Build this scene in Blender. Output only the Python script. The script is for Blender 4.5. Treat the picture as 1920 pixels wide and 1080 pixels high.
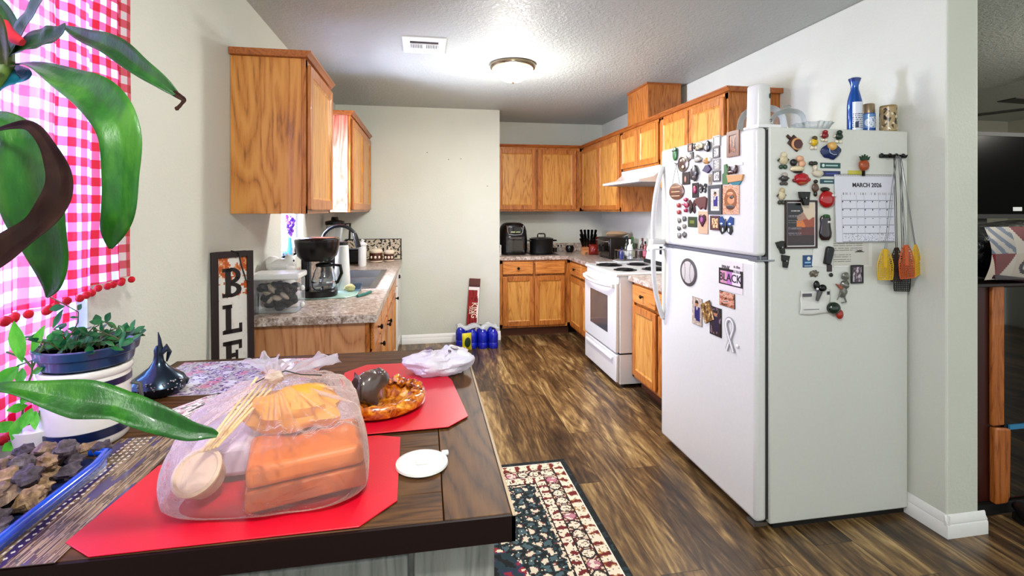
import bpy, bmesh, math, random
from mathutils import Matrix, Vector, noise
random.seed(7)
for o in list(bpy.data.objects): bpy.data.objects.remove(o)
SC = bpy.context.scene; C = SC.collection
PI = math.pi; R = math.radians
# ------------------------------------------------------------------ camera
YAW = R(9.94); FPX = 930.0; HOR = 393.0; EYE = 1.40
cd = bpy.data.cameras.new('camera'); cam = bpy.data.objects.new('camera', cd); C.objects.link(cam)
cd.sensor_width = 36; cd.lens = FPX/1920*36; cd.shift_y = -(540-HOR)/1920; cd.clip_start = .02
cam.location = (0, 0, EYE); cam.rotation_euler = (PI/2, 0, -YAW); SC.camera = cam
# ------------------------------------------------------------------ view, world, lights
SC.view_settings.view_transform = 'Standard'; SC.view_settings.look = 'None'
SC.view_settings.exposure = 0.68; SC.view_settings.gamma = 1; SC.view_settings.use_curve_mapping = False
W = bpy.data.worlds.new('world'); SC.world = W; W.use_nodes = True
bg = W.node_tree.nodes['Background']; bg.inputs[0].default_value = (.90, .98, .98, 1); bg.inputs[1].default_value = .74
def lamp(name, typ, loc, power, col=(1, 1, 1), rot=(0, 0, 0), size=.1, size_y=None):
    l = bpy.data.lights.new(name, typ); l.energy = power; l.color = col
    if typ == 'AREA':
        l.size = size
        if size_y: l.shape = 'RECTANGLE'; l.size_y = size_y
    else: l.shadow_soft_size = size
    o = bpy.data.objects.new(name, l); C.objects.link(o); o.location = loc; o.rotation_euler = rot
    return o
lamp('kitchen_ceiling_bulb', 'POINT', (.636, 3.6, 2.08), 20, (1, .985, .94), size=.09)  # ceiling fixture's light, hung well below its dome to spread more evenly
lamp('kitchen_ceiling_glow', 'AREA', (.636, 3.6, 2.325), 26, (1, .985, .94), size=.26)
lamp('dining_ceiling_bulb', 'POINT', (.10, .10, 2.22), 60, (.99, 1, .95), size=.08)
lamp('window_daylight', 'AREA', (-1.25, 1.1, 1.55), 78, (.25, .48, 1), (0, R(-90), 0), 1.0, 1.2)
lamp('sink_window_daylight', 'AREA', (-1.2, 3.6, 1.55), 100, (.70, .74, 1), (0, R(-90), 0), .8, .6)
lamp('living_room_bulb', 'POINT', (4.3, 1.6, 2.1), 42, (1, .95, .85), size=.15)
# ------------------------------------------------------------------ helpers
def lin(h):
    if isinstance(h, str):
        h = h.lstrip('#'); v = [int(h[i:i+2], 16)/255 for i in (0, 2, 4)]
    else: v = h
    return tuple((x/12.92 if x <= .04045 else ((x+.055)/1.055)**2.4)**1.22 for x in v)
def srgb(x):
    x = x**(1/1.22); return x*12.92 if x <= .0031308 else 1.055*x**(1/2.4)-.055
def c4(h): return (*lin(h), 1)
class NT:
    def __init__(s, name):
        s.m = bpy.data.materials.new(name); s.m.use_nodes = True; s.t = s.m.node_tree
        s.b = s.t.nodes['Principled BSDF']; s.out = s.t.nodes['Material Output']
    def n(s, typ, **kw):
        nd = s.t.nodes.new(typ)
        for k, v in kw.items(): setattr(nd, k, v)
        return nd
    def l(s, a, b): s.t.links.new(a, b)
    def coord(s, kind='Object', scale=(1, 1, 1), rot=(0, 0, 0)):
        tc = s.n('ShaderNodeTexCoord'); mp = s.n('ShaderNodeMapping')
        mp.inputs['Scale'].default_value = scale; mp.inputs['Rotation'].default_value = rot
        s.l(tc.outputs[kind], mp.inputs[0]); return mp.outputs[0]
    def noise(s, vec, scale, detail=4, rough=.5, dist=0):
        x = s.n('ShaderNodeTexNoise'); s.l(vec, x.inputs['Vector']); x.inputs['Scale'].default_value = scale
        x.inputs['Detail'].default_value = detail; x.inputs['Roughness'].default_value = rough; x.inputs['Distortion'].default_value = dist
        return x.outputs['Fac']
    def ramp(s, fac, stops, interp='LINEAR'):
        r = s.n('ShaderNodeValToRGB'); r.color_ramp.interpolation = interp
        e = r.color_ramp.elements
        while len(e) < len(stops): e.new(.5)
        for q, (p, c) in zip(e, stops): q.position = p; q.color = c4(c) if not isinstance(c, float) else (c, c, c, 1)
        s.l(fac, r.inputs[0]); return r.outputs[0]
    def math(s, op, a, b=None, c=None):
        m = s.n('ShaderNodeMath', operation=op)
        for i, x in enumerate((a, b, c)):
            if x is None: continue
            if isinstance(x, (int, float)): m.inputs[i].default_value = x
            else: s.l(x, m.inputs[i])
        return m.outputs[0]
    def mix(s, fac, a, b, blend='MIX'):
        m = s.n('ShaderNodeMix', data_type='RGBA', blend_type=blend)
        for i, x in ((0, fac), (6, a), (7, b)):
            if isinstance(x, (int, float)): m.inputs[i].default_value = x
            elif isinstance(x, (str, tuple)): m.inputs[i].default_value = c4(x)
            else: s.l(x, m.inputs[i])
        return m.outputs[2]
    def bump(s, h, strength=.3, dist=.01):
        b = s.n('ShaderNodeBump'); b.inputs['Strength'].default_value = strength; b.inputs['Distance'].default_value = dist
        s.l(h, b.inputs['Height']); s.l(b.outputs[0], s.b.inputs['Normal']); return b
    def col(s, x):
        if isinstance(x, (str, tuple)): s.b.inputs['Base Color'].default_value = c4(x)
        else: s.l(x, s.b.inputs['Base Color'])
    def set(s, rough=None, metal=None, spec=None, trans=None, ior=None, coat=None, alpha=None, emis=None, es=None, sheen=None):
        I = s.b.inputs
        for k, v in (('Roughness', rough), ('Metallic', metal), ('Specular IOR Level', spec), ('Transmission Weight', trans), ('IOR', ior), ('Coat Weight', coat), ('Alpha', alpha), ('Emission Strength', es), ('Sheen Weight', sheen)):
            if v is not None: I[k].default_value = v
        if emis: I['Emission Color'].default_value = c4(emis)
        return s
_cache = {}
def plain(col, rough=.5, metal=0, **kw):
    k = (col, rough, metal, tuple(sorted(kw.items())))
    if k not in _cache:
        t = NT('mat_'+str(len(_cache))); v = t.coord()
        f = t.noise(v, 60, 3); rgb = lin(col)
        t.l(t.ramp(f, [(.3, tuple(srgb(x*.985) for x in rgb)), (.7, tuple(srgb(min(1, x*1.015)) for x in rgb))]), t.b.inputs['Base Color'])
        t.set(rough=rough, metal=metal, **kw); _cache[k] = t.m
    return _cache[k]
class MB:
    """collects shapes, built as one mesh"""
    def __init__(s): s.v = []; s.f = []; s.mi = []; s.cur = 0
    def add(s, vs, fs):
        n = len(s.v); s.v += [Vector(p) for p in vs]
        for f in fs: s.f.append([i+n for i in f]); s.mi.append(s.cur)
        return s
    def box(s, x0, x1, y0, y1, z0, z1):
        x0, x1 = sorted((x0, x1)); y0, y1 = sorted((y0, y1)); z0, z1 = sorted((z0, z1))
        return s.add([(x0,y0,z0),(x1,y0,z0),(x1,y1,z0),(x0,y1,z0),(x0,y0,z1),(x1,y0,z1),(x1,y1,z1),(x0,y1,z1)],
                     [(0,3,2,1),(4,5,6,7),(0,1,5,4),(1,2,6,5),(2,3,7,6),(3,0,4,7)])
    def prism(s, pts, a0, a1, axis='y'):
        n = len(pts)
        m = {'y': lambda p, a: (p[0], a, p[1]), 'z': lambda p, a: (p[0], p[1], a), 'x': lambda p, a: (a, p[0], p[1])}[axis]
        vs = [m(p, a0) for p in pts]+[m(p, a1) for p in pts]
        return s.add(vs, [tuple(range(n)), tuple(range(2*n-1, n-1, -1))]+[(i, i+n, (i+1) % n+n, (i+1) % n) for i in range(n)])
    def lathe(s, prof, c=(0, 0, 0), n=24, axis='z', sx=1, sy=1):
        vs = []; fs = []
        for r, h in prof:
            for k in range(n):
                a = 2*PI*k/n; x, y = r*math.cos(a)*sx, r*math.sin(a)*sy
                p = {'z': (x, y, h), 'y': (x, h, y), 'x': (h, x, y)}[axis]
                vs.append((p[0]+c[0], p[1]+c[1], p[2]+c[2]))
        for i in range(len(prof)-1):
            for k in range(n):
                fs.append((i*n+k, i*n+(k+1) % n, (i+1)*n+(k+1) % n, (i+1)*n+k))
        if prof[0][0] > 1e-5: fs.append(tuple(range(n-1, -1, -1)))
        if prof[-1][0] > 1e-5: b = (len(prof)-1)*n; fs.append(tuple(range(b, b+n)))
        return s.add(vs, fs)
    def cyl(s, c, r, h, n=20, axis='z'): return s.lathe([(r, 0), (r, h)], c, n, axis)
    def tube(s, pts, r, n=8, closed=False):
        pts = [Vector(p) for p in pts]; m = len(pts); rs = r if isinstance(r, (list, tuple)) else [r]*m
        vs = []; fs = []; up = None
        for i, p in enumerate(pts):
            t = (pts[(i+1) % m]-pts[i-1]) if closed else (pts[min(i+1, m-1)]-pts[max(i-1, 0)])
            t.normalize()
            if up is None:
                up = t.orthogonal().normalized()
            up = (up-t*up.dot(t)).normalized(); b = t.cross(up)
            for k in range(n):
                a = 2*PI*k/n; vs.append(p+(up*math.cos(a)+b*math.sin(a))*rs[i])
        for i in range(m if closed else m-1):
            for k in range(n): j = (i+1) % m; fs.append((i*n+k, i*n+(k+1) % n, j*n+(k+1) % n, j*n+k))
        if not closed: fs += [tuple(range(n-1, -1, -1)), tuple(range((m-1)*n, m*n))]
        return s.add(vs, fs)
    def ball(s, c, rx, ry=None, rz=None, n=14, m=9, jit=0, seed=0):
        ry = ry or rx; rz = rz or rx; vs = []; fs = []
        for i in range(m+1):
            th = PI*i/m
            for k in range(n):
                a = 2*PI*k/n; d = Vector((math.sin(th)*math.cos(a), math.sin(th)*math.sin(a), math.cos(th)))
                q = 1+(jit*noise.noise(d*1.7+Vector((seed*3.1, seed, 0))) if jit else 0)
                vs.append((c[0]+d.x*rx*q, c[1]+d.y*ry*q, c[2]+d.z*rz*q))
        for i in range(m):
            for k in range(n): fs.append((i*n+k, (i+1)*n+k, (i+1)*n+(k+1) % n, i*n+(k+1) % n))
        return s.add(vs, fs)
    def grid(s, nx, ny, fn):
        vs = [fn(i/nx, j/ny) for j in range(ny+1) for i in range(nx+1)]
        return s.add(vs, [(j*(nx+1)+i, j*(nx+1)+i+1, (j+1)*(nx+1)+i+1, (j+1)*(nx+1)+i) for j in range(ny) for i in range(nx)])
    def xf(s, M, start=0):
        for i in range(start, len(s.v)): s.v[i] = M @ s.v[i]
        return s
    def build(s, name, mat, parent=None, bev=0, world=False, ang=40, thick=0, seg=2, smooth=True, sub=0, weld=True):
        me = bpy.data.meshes.new(name); vs = s.v
        if world and parent is not None:
            bpy.context.view_layer.update(); Mi = wm(parent).inverted(); vs = [Mi @ v for v in vs]
        me.from_pydata([tuple(v) for v in vs], [], s.f)
        for m in (mat if isinstance(mat, list) else [mat]): me.materials.append(m)
        me.polygons.foreach_set('material_index', s.mi)
        bm = bmesh.new(); bm.from_mesh(me)
        if weld: bmesh.ops.remove_doubles(bm, verts=bm.verts, dist=1e-6)
        bmesh.ops.recalc_face_normals(bm, faces=bm.faces); bm.to_mesh(me); bm.free()
        if smooth:
            me.polygons.foreach_set('use_smooth', [True]*len(me.polygons)); me.set_sharp_from_angle(angle=R(ang))
        o = bpy.data.objects.new(name, me); C.objects.link(o)
        if parent is not None: o.parent = parent
        if sub: md = o.modifiers.new('s', 'SUBSURF'); md.levels = md.render_levels = sub
        if thick: md = o.modifiers.new('t', 'SOLIDIFY'); md.thickness = thick; md.offset = 0
        if bev: md = o.modifiers.new('b', 'BEVEL'); md.width = bev; md.segments = seg; md.limit_method = 'ANGLE'; md.angle_limit = R(40)
        return o
def wm(o):
    M = Matrix.LocRotScale(o.location, o.rotation_euler, o.scale)
    return wm(o.parent) @ M if o.parent else M
def thing(name, label, cat, loc=(0, 0, 0), rotz=0, group=None):
    o = bpy.data.objects.new(name, None); C.objects.link(o); o.empty_display_size = .05
    o.location = loc; o.rotation_euler = (0, 0, rotz); o['label'] = label; o['category'] = cat
    if group: o['group'] = group
    return o
def tag(o, label, cat, group=None):
    o['label'] = label; o['category'] = cat
    if group: o['group'] = group
    return o
def struct(o): o['kind'] = 'structure'; return o
def dup(root, loc, rotz, label, group=None):
    r = root.copy(); C.objects.link(r); r.location = loc; r.rotation_euler = (0, 0, rotz); r['label'] = label
    if group: r['group'] = group
    for ch in list(root.children):
        c = ch.copy(); C.objects.link(c); c.parent = r
        for g in ch.children: d = g.copy(); C.objects.link(d); d.parent = c
    return r
def move(o, loc):
    "put a one-mesh thing's origin at loc (vertices authored locally)"
    o.location = loc; return o
def text(name, body, size, mat, parent, loc, ext=.0004, off=0, rot=(PI/2, 0, 0), sx=1, align='CENTER', sp=1, shear=0):
    cu = bpy.data.curves.new(name, 'FONT'); cu.body = body; cu.size = size; cu.extrude = ext; cu.offset = off
    cu.align_x = align; cu.align_y = 'CENTER'; cu.space_character = sp; cu.shear = shear; cu.resolution_u = 3
    t = bpy.data.objects.new('tmp', cu); C.objects.link(t); bpy.context.view_layer.update()
    me = bpy.data.meshes.new_from_object(t.evaluated_get(bpy.context.evaluated_depsgraph_get()))
    bpy.data.objects.remove(t)
    me.transform(Matrix.Translation(loc) @ Matrix.Rotation(rot[2], 4, 'Z') @ Matrix.Rotation(rot[0], 4, 'X') @ Matrix.Diagonal((sx, 1, 1, 1)))
    me.materials.clear(); me.materials.append(mat)
    o = bpy.data.objects.new(name, me); C.objects.link(o); o.parent = parent; return o
def painted(name, w, h, nx, ny, fn, mat, parent, y=0, c=(0, 0), bendfn=None):
    "upright printed sheet in local XZ facing -Y; fn(u,v)->hex colour of the print"
    me = bpy.data.meshes.new(name); vs = []; fs = []; cols = []
    for j in range(ny):
        for i in range(nx):
            n = len(vs)
            for a, b in ((i, j), (i+1, j), (i+1, j+1), (i, j+1)):
                u, v = a/nx, b/ny; yy = y+(bendfn(u, v) if bendfn else 0); vs.append((c[0]+(u-.5)*w, yy, c[1]+(v-.5)*h))
            fs.append((n, n+1, n+2, n+3)); k = c4(fn((i+.5)/nx, (j+.5)/ny)); cols += [*k]*4
    me.from_pydata(vs, [], fs); me.materials.append(mat)
    at = me.color_attributes.new('print', 'BYTE_COLOR', 'CORNER'); at.data.foreach_set('color', cols)
    o = bpy.data.objects.new(name, me); C.objects.link(o)
    if parent is not None: o.parent = parent
    return o
def flatten(o):  # turn an upright sheet into one lying flat (local XY)
    o.data.transform(Matrix.Rotation(-PI/2, 4, 'X')); return o
# rays from the eye, used to find where a seen thing meets a known plane
_s, _c = math.sin(YAW), math.cos(YAW)
def ray(px, py): a = (px-960)/FPX; return Vector((_s+a*_c, _c-a*_s, (HOR-py)/FPX))
def atX(px, py, X): d = ray(px, py); return Vector((0, 0, EYE))+d*(X/d.x)
def atY(px, py, Y): d = ray(px, py); return Vector((0, 0, EYE))+d*(Y/d.y)
def atZ(px, py, Z): d = ray(px, py); return Vector((0, 0, EYE))+d*((Z-EYE)/d.z)
# ------------------------------------------------------------------ materials
def m_wall(name, col, bs=.25):
    t = NT(name); v = t.coord(); t.col(t.ramp(t.noise(v, 3, 2), [(.3, col), (.7, tuple(x*.985 for x in [int(col[i:i+2], 16)/255 for i in (1, 3, 5)]))]))
    h = t.math('ADD', t.noise(v, 75, 3, .55), t.math('MULTIPLY', t.noise(v, 190, 2), .4)); t.bump(h, bs, .006); t.set(rough=.6, spec=.3); return t.m
M_WALL = m_wall('wall_paint', '#d7d9cf', .32)
def m_ceiling():
    t = NT('ceiling_texture'); v = t.coord(); t.col('#bcc0bb')
    h = t.ramp(t.noise(v, 48, 5, .6, .3), [(.42, 0.0), (.6, 1.0)]); t.bump(h, .45, .008); t.set(rough=.42, spec=.5); return t.m
M_CEIL = m_ceiling()
M_TRIM = plain('#e9e8e6', .35); M_WHITE = plain('#dededc', .25, coat=.3); M_WHITE2 = plain('#e4e4e4', .35)
M_BLACK = plain('#0b0b0d', .28, coat=.1, spec=.35); M_BLKM = plain('#141414', .6); M_CHROME = plain('#d8d8da', .12, 1.0); M_STEEL = plain('#9a9a9c', .3, 1.0)
M_DKMETAL = plain('#2b2420', .35, .8); M_GLASSBLK = plain('#101012', .05, coat=.6)
def m_glass(name='clear_glass', tint='#f4f8f8', rough=.02, ior=1.45):
    t = NT(name); t.col(tint); t.set(rough=rough, trans=1, ior=ior); return t.m
M_GLASS = m_glass(); 
def m_clear(name, tint, a, rough=.1):
    t = NT(name); tr = t.n('ShaderNodeBsdfTransparent'); tr.inputs[0].default_value = (.98, .99, 1, 1); mx = t.n('ShaderNodeMixShader')
    fr = t.n('ShaderNodeFresnel'); fr.inputs[0].default_value = 1.35
    t.col(tint); t.set(rough=rough); t.l(t.math('ADD', t.math('MULTIPLY', fr.outputs[0], .8), a), mx.inputs[0]); t.l(tr.outputs[0], mx.inputs[1]); t.l(t.b.outputs[0], mx.inputs[2]); t.l(mx.outputs[0], t.out.inputs[0]); return t.m
M_PANE = m_clear('window_pane', '#e8f0ff', .02); M_PLAST = m_clear('clear_plastic', '#e8ecee', .05)
def m_oak(name, axis, light='#d99a55', mid='#c27f3e', dark='#8a4f22', sc=1.0, rough=.38, spec=.45):
    t = NT(name); S = {'z': (1, 1, .09), 'x': (.09, 1, 1), 'y': (1, .09, 1)}[axis]
    v = t.coord(scale=tuple(x*sc for x in S)); info = t.n('ShaderNodeObjectInfo')
    add = t.n('ShaderNodeVectorMath', operation='ADD'); t.l(v, add.inputs[0]); mul = t.math('MULTIPLY', info.outputs['Random'], 13.0); t.l(mul, add.inputs[1]); v = add.outputs[0]
    big = t.noise(v, 9, 3, .5, .6)
    rings = t.math('FRACT', t.math('MULTIPLY', big, 14.0)); rings = t.math('ABSOLUTE', t.math('SUBTRACT', rings, .5))
    fine = t.noise(v, 170, 4, .7)
    f = t.math('ADD', t.math('MULTIPLY', rings, .9), t.math('MULTIPLY', fine, .75))
    base = t.ramp(f, [(.3, dark), (.46, mid), (.78, light)])
    t.col(t.mix(.22, base, t.ramp(t.noise(v, 4, 2), [(.35, mid), (.7, light)]))); t.bump(fine, .06, .002); t.set(rough=rough, spec=spec, coat=.15 if spec > .3 else 0); return t.m
OAKZ = m_oak('golden_oak_upright', 'z', '#c88845', '#b06e30', '#6e3a16'); OAKP = m_oak('golden_oak_panel', 'z', '#daa85e', '#c68e48', '#8f5a24', .7); OAKX = m_oak('golden_oak_lengthwise', 'x')
OAKEND = m_oak('pale_oak_side', 'z', '#d8a67c', '#c48d62', '#9a6340', .55)
OAKTRIM = m_oak('oak_crown', 'x', '#b8743a', '#a4612c', '#6e3c1a')
OAKRED = m_oak('reddish_oak_side', 'z', '#e0a088', '#cc7860', '#a04a38', .6)
def m_laminate():
    t = NT('speckled_laminate'); v = t.coord(); a = t.noise(v, 26, 6, .65, .4); b = t.noise(v, 90, 4, .7)
    t.col(t.mix(t.ramp(b, [(.45, 0.0), (.62, .75)]), t.ramp(a, [(.3, '#75635a'), (.43, '#b8a598'), (.56, '#ddd0c6'), (.75, '#f0eae4')]), '#75604f')); t.set(rough=.3, spec=.5); return t.m
M_LAM = m_laminate()
def m_floor():
    t = NT('rustic_plank_floor'); tc = t.n('ShaderNodeTexCoord'); sp = t.n('ShaderNodeSeparateXYZ'); t.l(tc.outputs['Object'], sp.inputs[0])
    xw = t.math('DIVIDE', sp.outputs[0], .178); col = t.math('FLOOR', xw); wn = t.n('ShaderNodeTexWhiteNoise', noise_dimensions='1D'); t.l(col, wn.inputs['W'])
    yo = t.math('ADD', t.math('DIVIDE', sp.outputs[1], 1.22), wn.outputs[0]); row = t.math('FLOOR', yo)
    cb = t.n('ShaderNodeCombineXYZ'); t.l(col, cb.inputs[0]); t.l(row, cb.inputs[1]); w2 = t.n('ShaderNodeTexWhiteNoise', noise_dimensions='2D'); t.l(cb.outputs[0], w2.inputs['Vector'])
    off = t.n('ShaderNodeVectorMath', operation='SCALE'); t.l(w2.outputs['Color'], off.inputs[0]); off.inputs['Scale'].default_value = 20
    mp = t.n('ShaderNodeMapping'); mp.inputs['Scale'].default_value = (1, .13, 1); t.l(tc.outputs['Object'], mp.inputs[0])
    ad = t.n('ShaderNodeVectorMath', operation='ADD'); t.l(mp.outputs[0], ad.inputs[0]); t.l(off.outputs[0], ad.inputs[1]); v = ad.outputs[0]
    a = t.noise(v, 9, 6, .62, 1.2); b = t.noise(v, 60, 5, .7, .4); rg = t.math('ABSOLUTE', t.math('SUBTRACT', t.math('FRACT', t.math('MULTIPLY', t.noise(v, 7, 2, .5, .5), 9.0)), .5))
    f = t.math('ADD', t.math('ADD', t.math('MULTIPLY', a, .62), t.math('MULTIPLY', b, .3)), t.math('MULTIPLY', rg, .16)); f = t.math('ADD', f, t.math('MULTIPLY', t.math('SUBTRACT', w2.outputs['Value'], .5), .1))
    c = t.ramp(f, [(.36, '#33261a'), (.46, '#5a4630'), (.54, '#7d6444'), (.62, '#a68c60'), (.74, '#d6c096')])
    ex = t.math('ABSOLUTE', t.math('SUBTRACT', t.math('FRACT', xw), .5)); ey = t.math('ABSOLUTE', t.math('SUBTRACT', t.math('FRACT', yo), .5))
    gap = t.math('MAXIMUM', t.math('GREATER_THAN', ex, .490), t.math('GREATER_THAN', ey, .4985))
    t.col(t.mix(t.math('MULTIPLY', gap, .65), c, '#1c130c')); t.bump(b, .12, .003); t.set(rough=.36, spec=.5); return t.m
M_FLOOR = m_floor()
def m_print(name='printed_sheet', rough=.5, coat=0, metal=0):
    t = NT(name); a = t.n('ShaderNodeVertexColor', layer_name='print'); t.l(a.outputs[0], t.b.inputs[0]); t.set(rough=rough, coat=coat, metal=metal); return t.m
M_PRINT = m_print('glossy_print', .3, .3); M_MATT = m_print('matt_print', .7); M_RUG = m_print('woven_pile', .95)
# ------------------------------------------------------------------ room shell
XL, XR, YB, YN, H = -.90, 2.20, 5.98, 5.28, 2.47
struct(MB().box(-1.0, 7.2, -1.2, 6.2, -.1, 0).build('floor', M_FLOOR, smooth=False))
struct(MB().box(-1.05, 7.2, -1.2, 6.2, H, H+.1).build('ceiling', M_CEIL, smooth=False))
W1 = (.62, 1.52, .93, 2.10); W2 = (3.36, 3.93, 1.08, 1.95)   # window openings y0,y1,z0,z1
mb = MB(); X0 = XL-.12
def wallX(mb, xa, xb, y0, y1, holes):
    ys = y0
    for a, b, z0, z1 in holes:
        mb.box(xa, xb, ys, a, 0, H); mb.box(xa, xb, a, b, 0, z0); mb.box(xa, xb, a, b, z1, H); ys = b
    mb.box(xa, xb, ys, y1, 0, H)
wallX(mb, X0, XL, -1.2, 6.1, [W1, W2]); struct(mb.build('wall_left', M_WALL, smooth=False))
struct(MB().box(XL, .79, YN, YB+.12, 0, H).box(.79, XR, YB, YB+.12, 0, H).build('wall_back', M_WALL, smooth=False))
struct(MB().box(XR, XR+.165, 1.77, YB+.12, 0, H).build('wall_right', M_WALL, smooth=False, bev=.008))
struct(MB().box(2.365, 7.2, 4.9, 5.02, 0, H).build('wall_living_far', m_wall('living_wall_paint', '#b9b6a8'), smooth=False))
struct(MB().box(6.98, 7.1, -1.2, 4.9, 0, H).build('wall_living_right', m_wall('living_wall_paint_side', '#b0ad9e'), smooth=False))
mb = MB()
for px, py in ((801, 286), (841, 299), (864, 298), (914, 349)):
    q = atY(px, py, YN); mb.box(q.x-.006, q.x+.006, YN-.0012, YN+.001, q.z-.004, q.z+.004)
struct(mb.build('trim_9', plain('#8f7f74', .8)))
def bprof(d=1): return [(0, 0), (-.016*d, 0), (-.016*d, .052), (-.012*d, .058), (-.013*d, .064), (-.006*d, .076), (-.004*d, .09), (0, .094)]
mb = MB().prism(bprof(), -.24, .80, 'x'); mb.xf(Matrix.Translation((0, YN, 0))); struct(mb.build('baseboard_back', M_TRIM))
mb = MB(); mb.prism([(p[0]+XR, p[1]) for p in bprof()], 1.756, 1.97, 'y'); n0 = len(mb.v)
mb.prism([(p[0]+1.77, p[1]) for p in bprof()], XR-.0155, XR+.195, 'x'); struct(mb.build('baseboard_right', M_TRIM))
def window(n, w, curtain=False):
    y0, y1, z0, z1 = w; o = MB(); t = .045
    o.box(XL-.09, XL-.05, y0, y0+t, z0, z1).box(XL-.09, XL-.05, y1-t, y1, z0, z1).box(XL-.09, XL-.05, y0, y1, z0, z0+t).box(XL-.09, XL-.05, y0, y1, z1-t, z1)
    zm = (z0+z1)/2; o.box(XL-.085, XL-.055, y0, y1, zm-.018, zm+.018)
    f = struct(o.build('window_%d' % n, M_TRIM, bev=.003)); f.data.name = 'window'
    MB().box(XL-.073, XL-.069, y0+t, y1-t, z0+t, z1-t).build('pane', M_PANE, f)
    MB().box(XL-.05, XL+.008, y0-.02, y1+.02, z0-.022, z0).build('window_sill', M_TRIM, f, bev=.004)
window(1, W1); window(2, W2)
# ------------------------------------------------------------------ ceiling fittings
t = thing('ceiling_light', 'bronze rimmed flush ceiling light with frosted glass dome, lit', 'light', (.636, 3.6, H))
MB().lathe([(.0, 0), (.168, 0), (.172, -.012), (.165, -.03), (.150, -.036), (.0, -.036)], n=40).build('rim', plain('#8d7f6d', .25, .9), t)
g = NT('lit_frosted_glass'); g.col('#fff6e6'); g.set(rough=.4, emis='#fff1d8', es=5.5)
MB().lathe([(.152, -.03), (.146, -.055), (.120, -.09), (.07, -.118), (.02, -.128), (0, -.129)], n=40).build('glass_dome', g.m, t)
MB().lathe([(.0, -.145), (.008, -.142), (.011, -.134), (.006, -.128), (0, -.127)], n=12).build('finial', plain('#8d7f6d', .3, .9), t)
t = thing('ceiling_vent', 'white metal air register in the grey ceiling', 'vent', (-.005, 3.27, H))
mb = MB(); a, b = .135, .155
mb.box(-a, a, -b, -.085, -.008, 0).box(-a, a, .06, b, -.008, 0).box(-a, -.09, -.085, .06, -.008, 0).box(.09, a, -.085, .06, -.008, 0)
mb.build('frame', M_TRIM, t)
MB().box(-.092, .092, -.088, .063, -.002, -.001).build('backing', plain('#3a3430', .8), t)
mb = MB()
for i in range(17): mb.box(-.085+i*.0106-.0026, -.085+i*.0106+.0026, -.03, .06, -.009, -.002)
mb.box(-.0079, .0079, -.03, .06, -.0092, -.0021)
mb.build('slat', M_TRIM, t)
MB().box(-.09, .09, -.036, -.030, -.0093, -.003).build('divider', M_TRIM, t)
# ------------------------------------------------------------------ cabinets
def knob(parent, x, z, y=-.02):
    MB().lathe([(.006, y), (.005, y-.012), (.013, y-.016), (.015, y-.023), (.010, y-.028), (0, y-.029)], (x, 0, z), 14, 'y').build('knob', M_DKMETAL, parent)
def door(parent, x0, x1, z0, z1, kn=None, name='door', fr=.052):
    y0, y1 = -.02, -.002
    mb = MB().box(x0, x0+fr, y0, y1, z0, z1).box(x1-fr, x1, y0, y1, z0, z1).box(x0+fr, x1-fr, y0, y1, z0, z0+fr).box(x0+fr, x1-fr, y0, y1, z1-fr, z1)
    d = mb.build(name, OAKZ, parent, bev=.0035)
    f = fr-.001; g = .010
    mb = MB().box(x0+f, x1-f, -.010, y1, z0+f, z1-f)
    mb.add([(x0+f, -.018, z0+f), (x1-f, -.018, z0+f), (x1-f, -.018, z1-f), (x0+f, -.018, z1-f), (x0+f+g, -.0105, z0+f+g), (x1-f-g, -.0105, z0+f+g), (x1-f-g, -.0105, z1-f-g), (x0+f+g, -.0105, z1-f-g)], [(0, 1, 5, 4), (1, 2, 6, 5), (2, 3, 7, 6), (3, 0, 4, 7)])
    mb.build('panel', OAKP, d)
    if kn: knob(d, *kn)
def drawer(parent, x0, x1, z0, z1, kn=True):
    d = MB().box(x0, x1, -.02, -.002, z0, z1).build('drawer', OAKX, parent, bev=.006)
    if kn: knob(d, (x0+x1)/2, (z0+z1)/2)
def carcass(parent, w, d, z0, z1, end=None, toe=True, tk=.10):
    zb = z0+tk if toe else z0
    mb = MB(); ff = .019
    mb.box(0, w, 0, ff, zb, zb+.04).box(0, w, 0, ff, z1-.04, z1).box(0, .035, 0, ff, zb, z1).box(w-.035, w, 0, ff, zb, z1)
    p = .014; mb.box(.0, p, ff, d, zb, z1).box(w-p, w, ff, d, zb, z1).box(p, w-p, ff, d, zb, zb+p).box(p, w-p, d-p, d, zb, z1).box(p, w-p, ff, d, z1-(p if not toe else 0)-.0005, z1) if not toe else mb.box(.0, p, ff, d, zb, z1).box(w-p, w, ff, d, zb, z1).box(p, w-p, ff, d, zb, zb+p).box(p, w-p, d-p, d, zb, z1)
    mb.box(p, w-p, ff, ff+.004, zb+p, z1-p)
    mb.build('body', OAKZ, parent, bev=.001)
    if toe: MB().box(0, w, .075, .09, z0, zb).build('toe_kick', plain('#6a3f20', .6), parent)
def crown(parent, w, d, z, left=False, right=False):
    p = [(0, 0), (-.012, .004), (-.02, .018), (-.03, .024), (-.03, .032), (d, .032), (d, 0)]
    MB().prism([(a, z+b) for a, b in p], -.03 if left else 0, w+.03 if right else w, 'x').build('crown_moulding', OAKTRIM, parent, bev=.001)
ZU0, ZU1 = 1.380, 2.125; CT = .885; BH = .8445
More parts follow.
